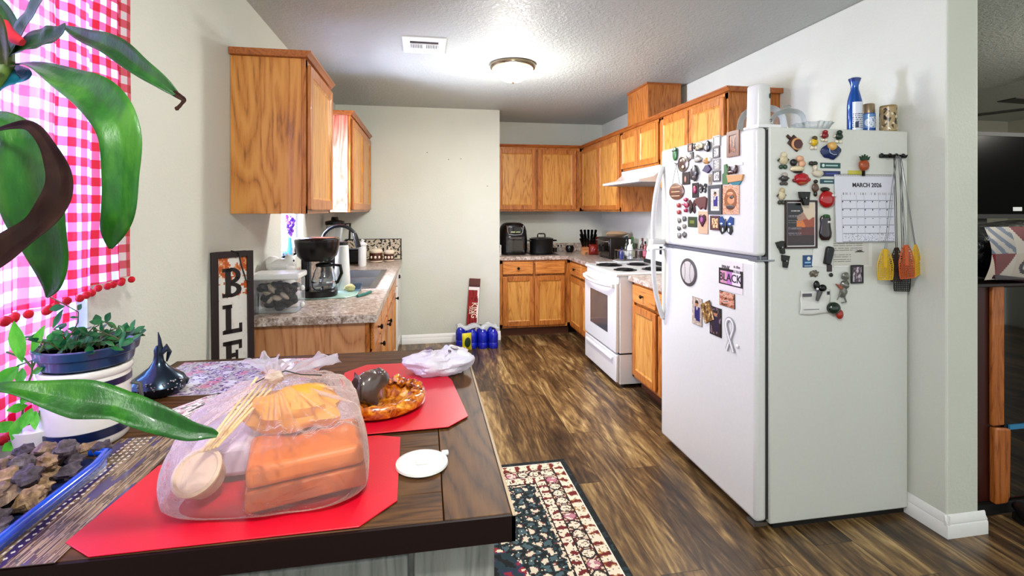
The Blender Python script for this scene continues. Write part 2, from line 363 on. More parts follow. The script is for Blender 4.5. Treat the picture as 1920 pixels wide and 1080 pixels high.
# left wall uppers (face +X): rotz +90, local x -> +Y
def upperL(y0, y1, label, ends, nd, red=False):
    t = thing('wall_cabinet', label, 'cabinet', (-.565, y0, 0), PI/2)
    w = y1-y0; d = .565+XL+.0 if 0 else -.565-XL
    carcass(t, w, d, ZU0, ZU1, toe=False)
    MB().box(-.004, 0, .02, d-.002, ZU0+.001, ZU1-.001).build('side_panel', OAKRED if red else OAKEND0, t)
    crown(t, w, d-.002, ZU1, left=True); g = .018; ww = (w-2*g-(nd-1)*.012)/nd
    for i in range(nd): door(t, g+i*(ww+.012), g+i*(ww+.012)+ww, ZU0+.02, ZU1-.025)
    return t
OAKEND0 = m_oak('broad_grain_oak_side', 'z', '#d9a05a', '#c4853f', '#8e5a22', .5)
upperL(2.52, 3.14, 'golden oak wall cabinet nearest the window curtain, broad grained side panel', 1, 1)
upperL(3.97, YN-.004, 'shorter-looking oak wall cabinet with reddish side, past the sink window', 1, 2, True)
# back wall uppers (face -Y)
t = thing('wall_cabinet', 'oak wall cabinet with two square-panelled doors above the air fryer', 'cabinet', (.80, 5.66, 0))
w = 1.84-.80; carcass(t, w, YB-5.66-.002, ZU0, ZU1, toe=False); crown(t, w, .3, ZU1)
door(t, .02, .475, ZU0+.02, ZU1-.025); door(t, .495, .96, ZU0+.02, ZU1-.025)
# right wall uppers (face -X): rotz -90, local x -> -Y ; loc y = far end
def upperR(yf, yn, z0, nd, label, crn=True, right=False, sides=.02):
    t = thing('wall_cabinet', label, 'cabinet', (1.84, yf, 0), -PI/2)
    w = yf-yn; d = XR-1.84-.002; carcass(t, w, d, z0, ZU1, toe=False); crown(t, w, d, ZU1, right=right)
    ww = (w-2*sides-(nd-1)*.012)/nd
    for i in range(nd): door(t, sides+i*(ww+.012), sides+i*(ww+.012)+ww, z0+.02, ZU1-.025, fr=.045)
    return t
upperR(5.655, 4.475, ZU0, 2, 'tall-doored oak wall cabinet between the corner and the range hood')
upperR(4.47, 3.665, 1.76, 2, 'short two-door oak cabinet above the white range hood')
upperR(3.66, 2.78, 1.55, 2, 'oak wall cabinet rising behind the top of the fridge', right=True)
t = thing('vent_chase', 'plain oak box hiding the hood duct, on top of the wall cabinets', 'box', (1.84, 4.32, ZU1+.033), -PI/2)
MB().box(0, .42, .0, .30, 0, H-ZU1-.034).build('casing', OAKZ, t, bev=.001)
MB().box(-.002, .422, -.008, .302, H-ZU1-.052, H-ZU1-.034).build('top_trim', OAKTRIM, t)
# base cabinets
t = thing('base_cabinet', 'oak base cabinet with two drawers and two doors under the air fryer', 'cabinet', (.80, 5.36, 0))
w = 1.60-.80; carcass(t, w, YB-5.36-.002, 0, BH)
drawer(t, .035, .375, .69, .825); drawer(t, .40, .735, .69, .825, False)
door(t, .035, .385, .125, .665); door(t, .39, .735, .125, .665)
t = thing('base_cabinet', 'oak corner base cabinet left of the white stove', 'cabinet', (1.60, 5.355, 0), -PI/2)
w = 5.355-4.475; carcass(t, w, XR-1.60-.002, 0, BH)
drawer(t, .05, .45, .69, .825); drawer(t, .47, .86, .69, .825, False); door(t, .05, .45, .125, .665); door(t, .47, .86, .125, .665)
t = thing('base_cabinet', 'oak base cabinet squeezed between the stove and the fridge', 'cabinet', (1.60, 3.665, 0), -PI/2)
w = 3.665-2.84; carcass(t, w, XR-1.60-.002, 0, BH)
drawer(t, .04, .43, .69, .825); drawer(t, .47, .80, .69, .825); door(t, .04, .43, .125, .665); door(t, .47, .80, .125, .665)
# left base (face +X)
t = thing('base_cabinet', 'oak sink base cabinet with bronze knobs, its pale plain side behind the table', 'cabinet', (-.275, 2.56, 0), PI/2)
w = 4.60-2.56; d = -.275-XL-.002; carcass(t, w, d, 0, BH)
MB().box(-.004, 0, .02, d, .001, BH-.001).build('side_panel', OAKEND, t)
MB().box(-.004, 0, .0, .02, .10, BH-.001).build('side_trim', OAKZ, t)
drawer(t, .04, .46, .69, .825); door(t, .04, .46, .125, .665, (.42, .62)); 
for i, k in ((0, .42), (1, .03), (2, .42)):
    x = .49+i*.50; drawer(t, x, x+.46, .69, .825, False); door(t, x, x+.46, .125, .665, (x+k, .62))
t = thing('dishwasher', 'white dishwasher at the far end of the sink counter', 'dishwasher', (-.275, 4.602, 0), PI/2)
MB().box(0, .6, 0, .55, .02, BH).build('tub', M_WHITE2, t); MB().box(.005, .595, -.03, -.001, .11, .70).build('door', M_WHITE, t, bev=.006)
c = MB().box(.005, .595, -.035, -.001, .705, BH-.005).build('control_panel', M_WHITE, t, bev=.006)
MB().lathe([(.018, -.036), (.017, -.05), (0, -.05)], (.1, 0, .78), 14, 'y').build('dial', M_BLACK, c)
MB().box(.2, .42, -.042, -.035, .75, .77).build('latch', M_WHITE2, c, bev=.002)
MB().box(.02, .58, .02, .04, .0, .105).build('kick_plate', M_BLKM, t)
# worktops
t = thing('worktop', 'brown speckled laminate worktop with the sink, left side', 'worktop', (0, 0, CT-.04))
mb = MB(); SY0, SY1, SX0, SX1 = 3.36, 4.33, -.80, -.33; a, b = -.898, -.235
mb.box(a, b, 2.515, SY0, 0, .04).box(a, b, SY1, YN-.003, 0, .04).box(a, SX0, SY0, SY1, 0, .04).box(SX1, b, SY0, SY1, 0, .04)
mb.build('slab', M_LAM, t, bev=.002)
MB().box(-.898, -.88, 2.52, YN-.003, .04, .14).box(-.88, b, YN-.021, YN-.003, .04, .14).xf(Matrix.Translation((0, 0, CT-.04))).build('trim_1', M_LAM, bev=.002)['kind'] = 'structure'
t = thing('worktop', 'L-shaped speckled laminate worktop running under the air fryer to the stove', 'worktop', (0, 0, CT-.04))
MB().prism([(.795, 5.335), (1.565, 5.335), (1.565, 4.475), (XR-.003, 4.475), (XR-.003, YB-.003), (.795, YB-.003)], 0, .04, 'z').build('slab', M_LAM, t, bev=.002)
MB().box(.795, XR-.02, YB-.021, YB-.003, .04, .14).box(XR-.021, XR-.003, 4.475, YB-.02, .04, .14).box(.793, .81, 5.36, YB-.02, .04, .14).xf(Matrix.Translation((0, 0, CT-.04))).build('trim_2', M_LAM, bev=.002)['kind'] = 'structure'
t = thing('worktop', 'short speckled laminate worktop between the stove and the fridge', 'worktop', (0, 0, CT-.04))
MB().box(1.565, XR-.003, 2.84, 3.668, 0, .04).build('slab', M_LAM, t, bev=.002)
MB().box(XR-.021, XR-.003, 2.84, 3.668, .04, .14).xf(Matrix.Translation((0, 0, CT-.04))).build('trim_3', M_LAM, bev=.002)['kind'] = 'structure'
# ------------------------------------------------------------------ sink & faucet
t = thing('sink', 'stainless double-bowl sink let into the left worktop', 'sink', (0, 0, CT))
mb = MB(); e = .02
def bowl(mb, x0, x1, y0, y1, zt, dp):
    q = .02
    mb.add([(x0, y0, zt), (x1, y0, zt), (x1, y1, zt), (x0, y1, zt), (x0+q, y0+q, zt-dp), (x1-q, y0+q, zt-dp), (x1-q, y1-q, zt-dp), (x0+q, y1-q, zt-dp)], [(0, 1, 5, 4), (1, 2, 6, 5), (2, 3, 7, 6), (3, 0, 4, 7), (4, 5, 6, 7)])
m1 = .03
for (y0, y1) in ((SY0+m1, 3.83), (3.87, SY1-m1)): bowl(mb, SX0+.09, SX1-m1, y0, y1, .004, .17)
mb.build('bowl', M_STEEL, t, ang=80)
mb = MB(); X0s, X1s = SX0-.012, SX1+.012
mb.box(X0s, SX0+.09, SY0-.012, SY1+.012, .0005, .006).box(SX1-m1, X1s, SY0-.012, SY1+.012, .0005, .006).box(SX0+.09, SX1-m1, SY0-.012, SY0+m1, .0005, .006).box(SX0+.09, SX1-m1, SY1-m1, SY1+.012, .0005, .006).box(SX0+.09, SX1-m1, 3.83, 3.87, .0005, .006)
mb.build('rim', M_STEEL, t, bev=.002)
t = thing('faucet', 'black gooseneck faucet arching over the sink', 'faucet', (-.755, 3.85, CT+.006))
MB().lathe([(.03, 0), (.03, .01), (.018, .03), (.016, .08), (.0, .08)], n=20).build('base', M_BLACK, t)
mb = MB(); pts = [(0, 0, .06), (0, 0, .26)]+[(.13-.13*math.cos(a), -.03*math.sin(a/2)*0, .26+.13*math.sin(a)) for a in [PI*k/10 for k in range(1, 9)]]
mb.tube(pts, .0125, 12); mb.build('neck', M_BLACK, t, ang=70)
p = Vector(pts[-1]); q = p+Vector((.03, 0, -.11)); MB().tube([p, p.lerp(q, .2), q], [.0135, .018, .02], 12).build('spray_head', M_BLACK, t)
MB().tube([(0, .02, .06), (.0, .05, .075), (.05, .08, .10)], .006, 8).build('lever', M_BLACK, t)
# ------------------------------------------------------------------ fridge
FX0, FX1, FY0, FY1, FH = 1.475, 2.185, 1.93, 2.80, 1.76
t = thing('refrigerator', 'white top-freezer refrigerator covered in magnets', 'refrigerator', (FX0, FY0, 0)); FR = t
MB().box(FX0, FX1, FY0, FY1, .03, FH).build('cabinet_body', plain('#d8d9d3', .38), t, bev=.006, world=True)
MB().box(FX0+.03, FX1, FY0+.02, FY1-.02, .0, .03).build('base_grille', M_BLKM, t, world=True)
DX = 1.405
def fdoor(nm, z0, z1):
    mb = MB().box(DX, FX0-.014, FY0-.003, FY1+.002, z0, z1); return mb.build(nm, M_WHITE, t, bev=.018, seg=4, world=True)
fz = fdoor('freezer_door', 1.196, FH-.002); rf = fdoor('fridge_door', .045, 1.178)
MB().box(FX0-.014, FX0, FY0+.01, FY1-.01, .05, FH-.01).build('door_gasket', plain('#3a3a3c', .7), t, world=True)
MB().box(DX+.012, FX0-.01, FY0+.004, FY1-.01, 1.18, 1.195).build('middle_bar', plain('#6c6e78', .5), t, world=True)
mb = MB().box(DX+.002, FX0+.02, FY0-.006, FY0+.05, 1.176, 1.182).cyl((DX+.03, FY0+.012, 1.17), .009, .03, 12); mb.build('hinge', M_STEEL, t, world=True)
MB().box(DX-.004, DX+.06, FY0+.0, FY0+.05, .028, .044).build('hinge', M_STEEL, t, world=True)
MB().box(DX+.02, FX0+.06, FY0+.005, FY0+.06, FH-.002, FH+.012).build('hinge', M_WHITE2, t, world=True)
yh = FY1-.035
def handle(parent, z0, z1, flip):
    pts = []; n = 14
    for i in range(n+1):
        u = i/n; z = z0+(z1-z0)*u
        k = (1-u) if flip else u              # k=0 at the split (pushed well out), 1 at the far end against the door
        off = .062*(1-k**2.6)+.004; pts.append((DX-off, yh+.004*math.sin(PI*u), z))
    mb = MB(); n0 = 0
    mb.tube(pts, .014, 10); mb.xf(Matrix.Translation((0, 0, 0)))
    zs = z1 if flip else z0; s = -1 if flip else 1
    mb.box(DX-.075, DX+.004, yh-.016, yh+.016, zs-.012*(1 if not flip else 0)-.0, zs+.012*(1 if flip else 0)+.012*s*0+ (.02 if not flip else -.02))
    mb.build('handle', M_WHITE, parent, bev=.004, world=True)
handle(fz, 1.205, 1.66, False); handle(rf, .75, 1.168, True)
# ------------------------------------------------------------------ stove (face -X), local x -> -Y
SW = .765; t = thing('electric_stove', 'white freestanding coil-top electric stove', 'stove', (1.50, 4.44, 0), -PI/2)
D = .66
MB().box(0, SW, .0, D, .03, .872).build('body', M_WHITE2, t, bev=.004)
MB().box(-.002, SW+.002, -.03, D, .872, .90).build('cooktop', M_WHITE, t, bev=.008, seg=3)
od = MB().box(.004, SW-.004, -.035, -.002, .275, .825).build('oven_door', M_WHITE, t, bev=.010, seg=3)
MB().box(.17, SW-.17, -.0375, -.034, .40, .70).build('window', plain('#5d5d60', .12, coat=.5), od, bev=.002)
mb = MB(); mb.tube([(.03+.7*u, -.05-.035*math.sin(PI*min(1, max(0, (u*1.0))))**.5, .80-.012*math.sin(PI*u)) for u in [k/12 for k in range(13)]], .013, 10)
mb.box(.02, .055, -.06, -.03, .785, .815).box(.71, .745, -.06, -.03, .785, .815); mb.build('handle', M_WHITE, od, bev=.003)
MB().box(0, SW, -.01, 0, .825, .87).build('vent_trim', M_WHITE2, t, bev=.002)
dr = MB().box(.004, SW-.004, -.032, -.002, .045, .262).build('storage_drawer', M_WHITE, t, bev=.01, seg=3)
mb = MB(); mb.prism([(-.032, .235), (-.047, .228), (-.050, .212), (-.032, .205)], .06, SW-.06, 'x'); mb.build('pull', M_WHITE, dr, bev=.003)
MB().box(0, SW, -.004, .3, .263, .274).build('seam', M_BLKM, t)
bgd = MB().prism([(D-.10, .90), (D, .90), (D, 1.13), (D-.055, 1.13)], 0, SW, 'x').build('backguard', M_WHITE, t, bev=.008)
BG = lambda z: D-.10+.045*(z-.90)/.23
for x in (.07, .155, .60, .685):
    mb = MB(); mb.lathe([(.024, 0), (.024, -.006), (.019, -.01), (.017, -.028), (0, -.029)], (0, 0, 0), 18, 'y'); mb.box(-.004, .004, -.036, -.01, -.02, .02)
    mb.xf(Matrix.Translation((x, BG(1.03), 1.03)) @ Matrix.Rotation(R(-11), 4, 'X')); mb.build('knob', M_WHITE2, bgd, bev=.001)
MB().box(.28, .48, BG(1.0)-.006, BG(1.06), 1.0, 1.07).build('clock_panel', M_GLASSBLK, bgd)
MB().box(.0, SW, D-.108, D-.09, .902, .935).build('lower_trim', M_BLKM, bgd)
COIL = plain('#18171a', .5, .4)
for (x, y, r) in ((.20, .13, .095), (.565, .13, .075), (.20, .40, .075), (.565, .40, .095)):
    b = MB().lathe([(r+.022, .9005), (r+.018, .905), (r+.004, .9025), (r*.5, .901), (0, .901)], (x, y, 0), 28).build('burner', plain('#2a2a2c', .35, .5), t)
    pts = []; 
    for k in range(90): a = k/90*2*PI*4; rr = .018+(r-.02)*k/90; pts.append((x+rr*math.cos(a), y+rr*math.sin(a), .909))
    MB().tube(pts, .0045, 6).build('coil', COIL, b)
for x in (.03, SW-.03): MB().cyl((x, .04, 0), .015, .03, 10).cyl((x, D-.05, 0), .015, .03, 10).build('foot', M_BLKM, t)
MB().box(.3, .46, -.0465, -.044, .8, .806)
t = thing('range_hood', 'white under-cabinet range hood over the stove', 'hood', (1.84, 4.468, 1.62), -PI/2)
MB().prism([(-.0, .138), (.355, .138), (.355, 0), (-.19, 0), (-.19, .022), (-.06, .05), (0, .10)], .002, .80, 'x').build('canopy', M_WHITE, t, bev=.004)
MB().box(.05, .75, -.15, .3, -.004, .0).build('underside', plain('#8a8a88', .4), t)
MB().box(.55, .59, -.004, 0, .11, .125).box(.62, .66, -.004, 0, .11, .125).build('switch', M_WHITE2, t)
# ------------------------------------------------------------------ back counter things
t = thing('air_fryer', 'black upright air fryer oven with window door and chrome trim', 'air fryer', (1.0, 5.50, CT))
mb = MB(); N = 20; w = .155
prof = [(.86, .0), (.96, .02), (1, .08), (1, .20), (.96, .27), (.86, .32), (.70, .35), (.5, .362)]
def rr(k, wx, dy, n=32, e=4):
    out = []
    for i in range(n):
        a = 2*PI*i/n; cx, sy = math.cos(a), math.sin(a); out.append((wx*k*math.copysign(abs(cx)**(2/e), cx), dy*(.6+.4*k)*math.copysign(abs(sy)**(2/e), sy)))
    return out
rings = [[(x, y+.16, z) for x, y in rr(k, w, .16)] for k, z in prof]
vs = [p for r_ in rings for p in r_]; n = 32
fs = [(i*n+k, i*n+(k+1) % n, (i+1)*n+(k+1) % n, (i+1)*n+k) for i in range(len(rings)-1) for k in range(n)]+[tuple(range(n-1, -1, -1)), tuple(range((len(rings)-1)*n, len(rings)*n))]
mb.add(vs, fs).build('housing', M_BLACK, t, ang=50)
d_ = MB().box(-.11, .11, -.008, .004, .03, .215).build('door', M_GLASSBLK, t, bev=.006)
MB().box(-.09, .09, -.010, -.007, .05, .165).build('window', plain('#4c4a44', .15, .2, coat=.5), d_, bev=.003)
MB().tube([(-.07, -.01, .195), (-.07, -.03, .195), (.07, -.03, .195), (.07, -.01, .195)], .006, 8).build('handle', M_CHROME, d_)
MB().tube([(-.095, .0, .335), (-.085, -.003, .26), (-.07, -.006, .235), (.0, -.008, .228), (.07, -.006, .235), (.085, -.003, .26), (.095, 0, .335)], .005, 8).build('chrome_trim', M_CHROME, t)
pn = MB().box(-.075, .075, -.006, .02, .245, .32).build('control_panel', M_GLASSBLK, t, bev=.004)
MB().box(-.05, 0, -.0075, -.0055, .256, .27).box(.01, .055, -.0075, -.0055, .256, .268).build('display', plain('#b8c49a', .4), pn)
t = thing('stock_pot', 'dark lidded stock pot with side handles beside the air fryer', 'pot', (1.345, 5.68, CT+.001))
MB().lathe([(.0, 0), (.125, 0), (.135, .008), (.138, .165), (.142, .17), (.0, .17)], n=36).build('body', plain('#23231f', .45, .3), t)
l_ = MB().lathe([(.143, .170), (.143, .176), (.11, .186), (.04, .192), (.0, .193)], n=36).build('lid', plain('#2c2c28', .3, .4), t)
MB().tube([(-.045, 0, .188), (-.043, 0, .222), (-.03, 0, .232), (.03, 0, .232), (.043, 0, .222), (.045, 0, .188)], .008, 8).build('lid_handle', M_BLACK, l_)
for s in (-1, 1): MB().tube([(s*.13, -.035, .15), (s*.175, -.028, .152), (s*.175, .028, .152), (s*.13, .035, .15)], .008, 8).build('side_handle', M_BLACK, t)
t = thing('tray', 'flat black tray under the stock pot and air fryer', 'tray', (1.17, 5.62, CT)); t.location.z = CT
o = MB().box(.01, .34, -.15, .20, 0, .0008).build('base', M_BLKM, t)
t = thing('food_packet', 'small white upright packet against the bump-out wall end', 'packet', (.822, 5.5, CT)); MB().box(0, .012, -.05, .05, 0, .12).build('sleeve', M_WHITE2, t, bev=.003)
t = thing('glass_jar', 'small clear jar with silver lid right of the stock pot', 'jar', (1.60, 5.80, CT))
MB().lathe([(.0, 0), (.03, 0), (.034, .01), (.034, .06), (.028, .07), (.0, .07)], n=18).build('body', M_PLAST, t); MB().lathe([(.03, .07), (.03, .09), (0, .09)], n=18).build('lid', M_CHROME, t)
o = tag(MB().lathe([(0, 0), (.035, 0), (.05, .03), (.052, .06), (.04, .085), (.0, .09)], n=20).build('black_canister', M_BLACK), 'round black canister between the stock pot and the knife block', 'canister'); o.location = (1.72, 5.78, CT)
o = tag(MB().lathe([(0, 0), (.03, 0), (.03, .05), (.0, .05)], n=20).build('spice_tin', plain('#4a2a1a', .4)), 'short brown tin right behind the stock pot', 'tin'); o.location = (1.56, 5.88, CT)
# knife block
t = thing('knife_block', 'wooden knife block bristling with black handled knives', 'knife block', (1.93, 5.70, CT), R(-20))
MB().prism([(-.10, 0), (.06, 0), (.06, .13), (-.02, .15), (-.10, .06)], -.08, .08, 'x').build('block', m_oak('knife_block_wood', 'x', '#c98a4a', '#a8662c', '#6a3a18'), t, bev=.003)
for i in range(5):
    for j in range(3):
        b = Vector((-.06+i*.03, -.075+j*.045, .075+j*.035)); d = Vector(((i-2)*.012, -.055, .085+.012*j))
        MB().tube([b, b+d*.3, b+d*.8, b+d*1.15], [.013, .015, .014, .016], 8).build('knife_handle', M_BLACK, t)
# snack bags, box, dish rack
def bag(label, cat, loc, w, h, d, mat, rot, lean=0, name='snack_bag'):
    t = thing(name, label, cat, loc, rot); mb = MB()
    def f(s_):
        def g(u, v):
            x = (u-.5)*w*(1-.10*math.sin(PI*v)*0); bulge = (math.sin(PI*u)**.6)*(math.sin(PI*min(1, v*1.02))**.55) if 0 < u < 1 and 0 < v < 1 else 0
            wr = .006*noise.noise(Vector((u*9, v*9, s_*5+w*50))); return (x, s_*(bulge*d/2)+wr*bulge+lean*v, v*h)
        return g
    mb.grid(14, 14, f(-1)).grid(14, 14, f(1)); mb.build('bag', mat, t, ang=80); return t
FOILR = plain('#6e1f1a', .25, .4); FOILB = plain('#7b3a1c', .3, .3)
bag('red-brown foil snack bag slumped beside the knife block', 'bag', (2.0, 5.42, CT+.002), .16, .20, .09, FOILR, R(-35), .01)
bag('brown foil bag of chips standing behind the toaster oven', 'bag', (2.12, 5.30, CT+.002), .15, .24, .07, FOILB, R(-60), .01)
bag('open striped snack bag in front of the knife block', 'bag', (1.89, 5.38, CT+.002), .12, .12, .07, plain('#8a2b22', .3, .2), R(-15), .01)
t = thing('toaster_oven', 'dark toaster oven seen side-on with bread bag on top', 'toaster oven', (1.80, 5.20, CT), -PI/2)
MB().box(0, .36, .07, .33, .015, .22).build('housing', plain('#3a332e', .35, .5), t, bev=.01)
dd = MB().box(.01, .35, .060, .07, .03, .2).build('door', M_GLASSBLK, t, bev=.003); MB().tube([(.03, .06, .185), (.03, .04, .185), (.33, .04, .185), (.33, .06, .185)], .006, 8).build('handle', M_CHROME, dd)
for x in (.03, .33): MB().cyl((x, .1, 0), .012, .016, 10).cyl((x, .3, 0), .012, .016, 10).build('foot', M_BLKM, t)
o = MB().ball((0, 0, .032), .13, .07, .03, jit=.35, seed=3).build('bread_bag', plain('#c8ad8e', .45)); o.location = (2.0, 5.0, CT+.222); o.rotation_euler.z = .3
tag(o, 'crumpled tan bread bag lying on top of the toaster oven', 'bag')
t = thing('dish_rack', 'white wire and chrome dish rack beside the stove', 'dish rack', (1.84, 4.50, CT))
mb = MB()
for x0, y0, x1, y1 in ((0, 0, .33, 0), (.33, 0, .33, .13), (.33, .13, 0, .13), (0, .13, 0, 0)): mb.tube([(x0, y0, .03), (x1, y1, .03)], .004, 6).tube([(x0, y0, .12), (x1, y1, .12)], .004, 6)
for i in range(12): mb.tube([(.0+i*.03, 0, .12), (.0+i*.03, 0, .03), (.0+i*.03, .13, .03), (.0+i*.03, .13, .12)], .002, 5)
mb.build('wire_frame', M_CHROME, t)
MB().prism([(-.02, -.012), (.36, -.012), (.36, .15), (-.02, .15)], 0, .018, 'z').build('drip_tray', M_WHITE, t, bev=.006)
def bottle(label, loc, r, h, mat, cap, neck=.35, cat='bottle', lab=None, name='bottle'):
    t = thing(name, label, cat, loc)
    MB().lathe([(0, 0), (r*.95, 0), (r, r*.15), (r, h*.55), (r*.8, h*.66), (r*neck, h*.76), (r*neck, h*.88), (0, h*.88)], n=20).build('body', mat, t)
    MB().lathe([(r*neck*1.15, h*.86), (r*neck*1.15, h), (0, h)], n=16).build('cap', cap, t)
    if lab: MB().lathe([(r*1.01, h*.15), (r*1.01, h*.45)], n=20).build('label', lab, t)
    return t
GG = plain('#2f5a22', .15, coat=.5); 
bottle('dark green bottle standing among the dish rack things', (1.99, 4.70, CT), .03, .25, plain('#16261a', .1, coat=.5), M_BLACK)
bottle('bright green bottle behind the dish rack', (2.07, 4.74, CT), .028, .24, GG, plain('#3d7a2a', .3), lab=plain('#c8d4b0', .5))
bottle('red hot-sauce bottle nearest the stove control panel', (2.12, 4.55, CT+.035), .024, .17, plain('#8a1420', .15, coat=.5), M_BLACK, lab=plain('#e08a9a', .5))
bottle('brown bottle with reddish cap beside the stove control panel', (2.14, 4.66, CT), .026, .23, plain('#4a2614', .15, coat=.5), plain('#6e1c18', .4))
bottle('small blue bottle at the left end of the dish rack', (1.88, 4.56, CT+.035), .024, .12, plain('#1f2f7a', .2, coat=.5), M_BLACK)
bottle('white spray bottle standing in the dish rack', (1.97, 4.57, CT+.035), .03, .19, M_WHITE, M_WHITE2)
o = MB().lathe([(0, 0), (.035, 0), (.06, .03), (.055, .034), (.03, .008), (0, .007)], n=20).build('bowl', M_WHITE); o.location = (1.93, 4.58, CT+.035); o.rotation_euler.y = .5; o.location.z += .03; tag(o, 'white bowl tipped over in the dish rack', 'bowl')
o = MB().lathe([(0, 0), (.025, 0), (.045, .035), (.04, .037), (.02, .006), (0, .006)], n=20).build('snack_bowl', plain('#c99b72', .4)); o.location = (1.78, 5.42, CT); tag(o, 'small tan bowl on the counter corner in front of the snack bags', 'bowl')
o = MB().prism([(-.09, -.05), (.09, -.05), (.09, .05), (-.09, .05)], 0, .012, 'z').build('spoon_rest', M_WHITE, bev=.005); o.location = (1.72, 4.56, CT); tag(o, 'flat white spoon rest at the far edge of the stove', 'spoon rest')
# ------------------------------------------------------------------ left counter things
# clear snack container
p = atZ(520, 577, CT)
t = thing('snack_container', 'clear square container of dark cookies with white lid, front of the left counter', 'container', (-.735, 2.70, CT+.001))
MB().box(-.11, .11, -.085, .085, 0, .165).build('jar', M_PLAST, t, bev=.012, seg=3)
l_ = MB().box(-.117, .117, -.09, .09, .165, .195).build('lid', M_WHITE, t, bev=.008, seg=3)
random.seed(3)
for i in range(70):
    c = Vector((random.uniform(-.075, .075), random.uniform(-.052, .052), .028+.105*(i/70)))
    MB().ball((0, 0, 0), .027, .027, .014, 12, 6).xf(Matrix.Translation(c) @ Matrix.Rotation(random.uniform(0, 3), 4, 'Z') @ Matrix.Rotation(random.uniform(-1, 1.3), 4, 'X')).build('cookie', plain('#1f100d' if i % 7 else '#b8a898', .6), t)
for (x, z) in ((.118, .115), (.118, .03)): MB().ball((x, -.02, z), .012, .012, .014).build('clasp', M_WHITE, t)
# white cat jar
t = thing('cat_figurine', 'white ceramic lying-cat jar behind the snack container', 'figurine', (-.785, 2.93, CT)); t.scale = (.88, .88, 1.2)
mb = MB(); mb.lathe([(0, 0), (.075, 0), (.085, .02), (.088, .09), (.08, .15), (.0, .15)], n=28); mb.build('jar', M_WHITE, t)
l_ = MB().ball((0, 0, .165), .09, .07, .04, 20, 10).ball((.055, -.015, .19), .038, .034, .032).ball((-.05, 0, .185), .045, .045, .03).tube([(-.07, -.03, .17), (-.02, -.065, .17), (.05, -.06, .168)], [.014, .013, .010], 8).build('cat', M_WHITE, t)
MB().prism([(.03, .21), (.04, .235), (.052, .215)], -.02, -.012).prism([(.06, .212), (.072, .232), (.078, .21)], -.02, -.012).build('ear', M_WHITE, l_)
MB().ball((.083, -.037, .195), .005).build('eye', M_BLACK, l_)
o = MB().lathe([(0, 0), (.026, 0), (.03, .10), (.028, .10), (.024, .004), (0, .004)], n=20).build('drinking_glass', M_GLASS); o.location = (-.835, 2.62, CT); tag(o, 'clear drinking glass between the sign and the snack container', 'glass')
o = MB().lathe([(0, 0), (.026, 0), (.03, .10), (.028, .10), (.024, .004), (0, .004)], n=20).build('drinking_glass', M_GLASS); o.location = (-.80, 3.09, CT); tag(o, 'clear drinking glass behind the white cat jar', 'glass')
# cutting board + coffee maker
o = MB().prism([(-.17, -.12), (.12, -.12), (.17, -.06), (.17, .12), (-.17, .12)], 0, .008, 'z').build('glass_cutting_board', plain('#b8d8cf', .1, coat=.5), bev=.003); o.location = (-.575, 3.12, CT+.0005); tag(o, 'pale mint glass cutting board under the coffee maker', 'cutting board')
o = MB().tube([(0, -.09, .008), (.035, -.02, .008), (.06, .06, .008)], .009, 8).build('sponge_holder', plain('#2f7f78', .3)); o.location = (-.39, 3.10, CT+.001); tag(o, 'teal rounded strip beside the cutting board', 'utensil')
t = thing('coffee_maker', 'black drip coffee maker with glass carafe', 'coffee maker', (-.615, 3.10, CT+.009), R(8))
MB().prism(rr(1, .10, .115, 24, 3.2), 0, .035, 'z').build('base', M_BLACK, t, bev=.005)
MB().box(-.10, -.055, -.05, .11, .03, .23).build('column', M_BLACK, t, bev=.012, seg=3)
mb = MB(); mb.lathe([(.0, .205), (.085, .205), (.112, .235), (.125, .30), (.128, .318), (.0, .318)], (-.015, 0, 0), 32, sy=.95); mb.build('brew_head', M_BLACK, t)
MB().lathe([(.128, .317), (.13, .33), (.118, .34), (.0, .344)], (-.015, 0, 0), 32, sy=.95).build('lid', plain('#1d1d20', .2, coat=.6), t)
cf = MB().lathe([(.0, .037), (.06, .037), (.07, .05), (.072, .09), (.055, .145), (.045, .165), (.048, .175), (.046, .175), (.042, .165), (.052, .143), (.069, .09), (.067, .052), (.058, .041), (0, .041)], (.025, -.01, 0), 28).build('carafe', M_GLASS, t)
MB().lathe([(.049, .170), (.05, .185), (.03, .192), (0, .193)], (.025, -.01, 0), 24).build('carafe_lid', M_BLACK, cf)
MB().tube([(.07, -.03, .18), (.115, -.045, .175), (.122, -.048, .13), (.10, -.04, .075), (.09, -.036, .07)], [.008, .010, .010, .008, .006], 8).build('carafe_handle', M_BLACK, cf)
MB().lathe([(.0735, .078), (.0735, .086)], (.025, -.01, 0), 28).build('band', M_CHROME, cf)
# cup, sponge near sink
o = MB().ball((0, 0, .022), .035, .025, .022, jit=.2, seed=5).build('sponge', plain('#c9c08f', .9)); o.location = (-.46, 3.20, CT+.009); tag(o, 'yellowish sponge right of the coffee maker', 'sponge')
o = MB().lathe([(0, 0), (.022, 0), (.034, .05), (.031, .05), (.02, .004), (0, .004)], n=20).build('glass_cup', m_glass('blueish_glass', '#bcd4ea')); o.location = (-.42, 3.24, CT+.0005); tag(o, 'small bluish glass cup at the near edge of the sink', 'cup')
# white pitcher/kettle
t = thing('pitcher', 'tall white pitcher behind the coffee maker', 'pitcher', (-.60, 3.49, CT+.007), R(20)); t.location = (-.845+.0, 3.42, CT)
t.location = (-.52, 3.30, CT)
MB().lathe([(0, 0), (.055, 0), (.06, .01), (.052, .16), (.045, .285), (.04, .29), (.0, .29)], n=28, sx=.85).build('body', M_WHITE, t)
MB().lathe([(.041, .288), (.038, .31), (.0, .315)], n=24, sx=.85).build('lid', M_BLKM, t)
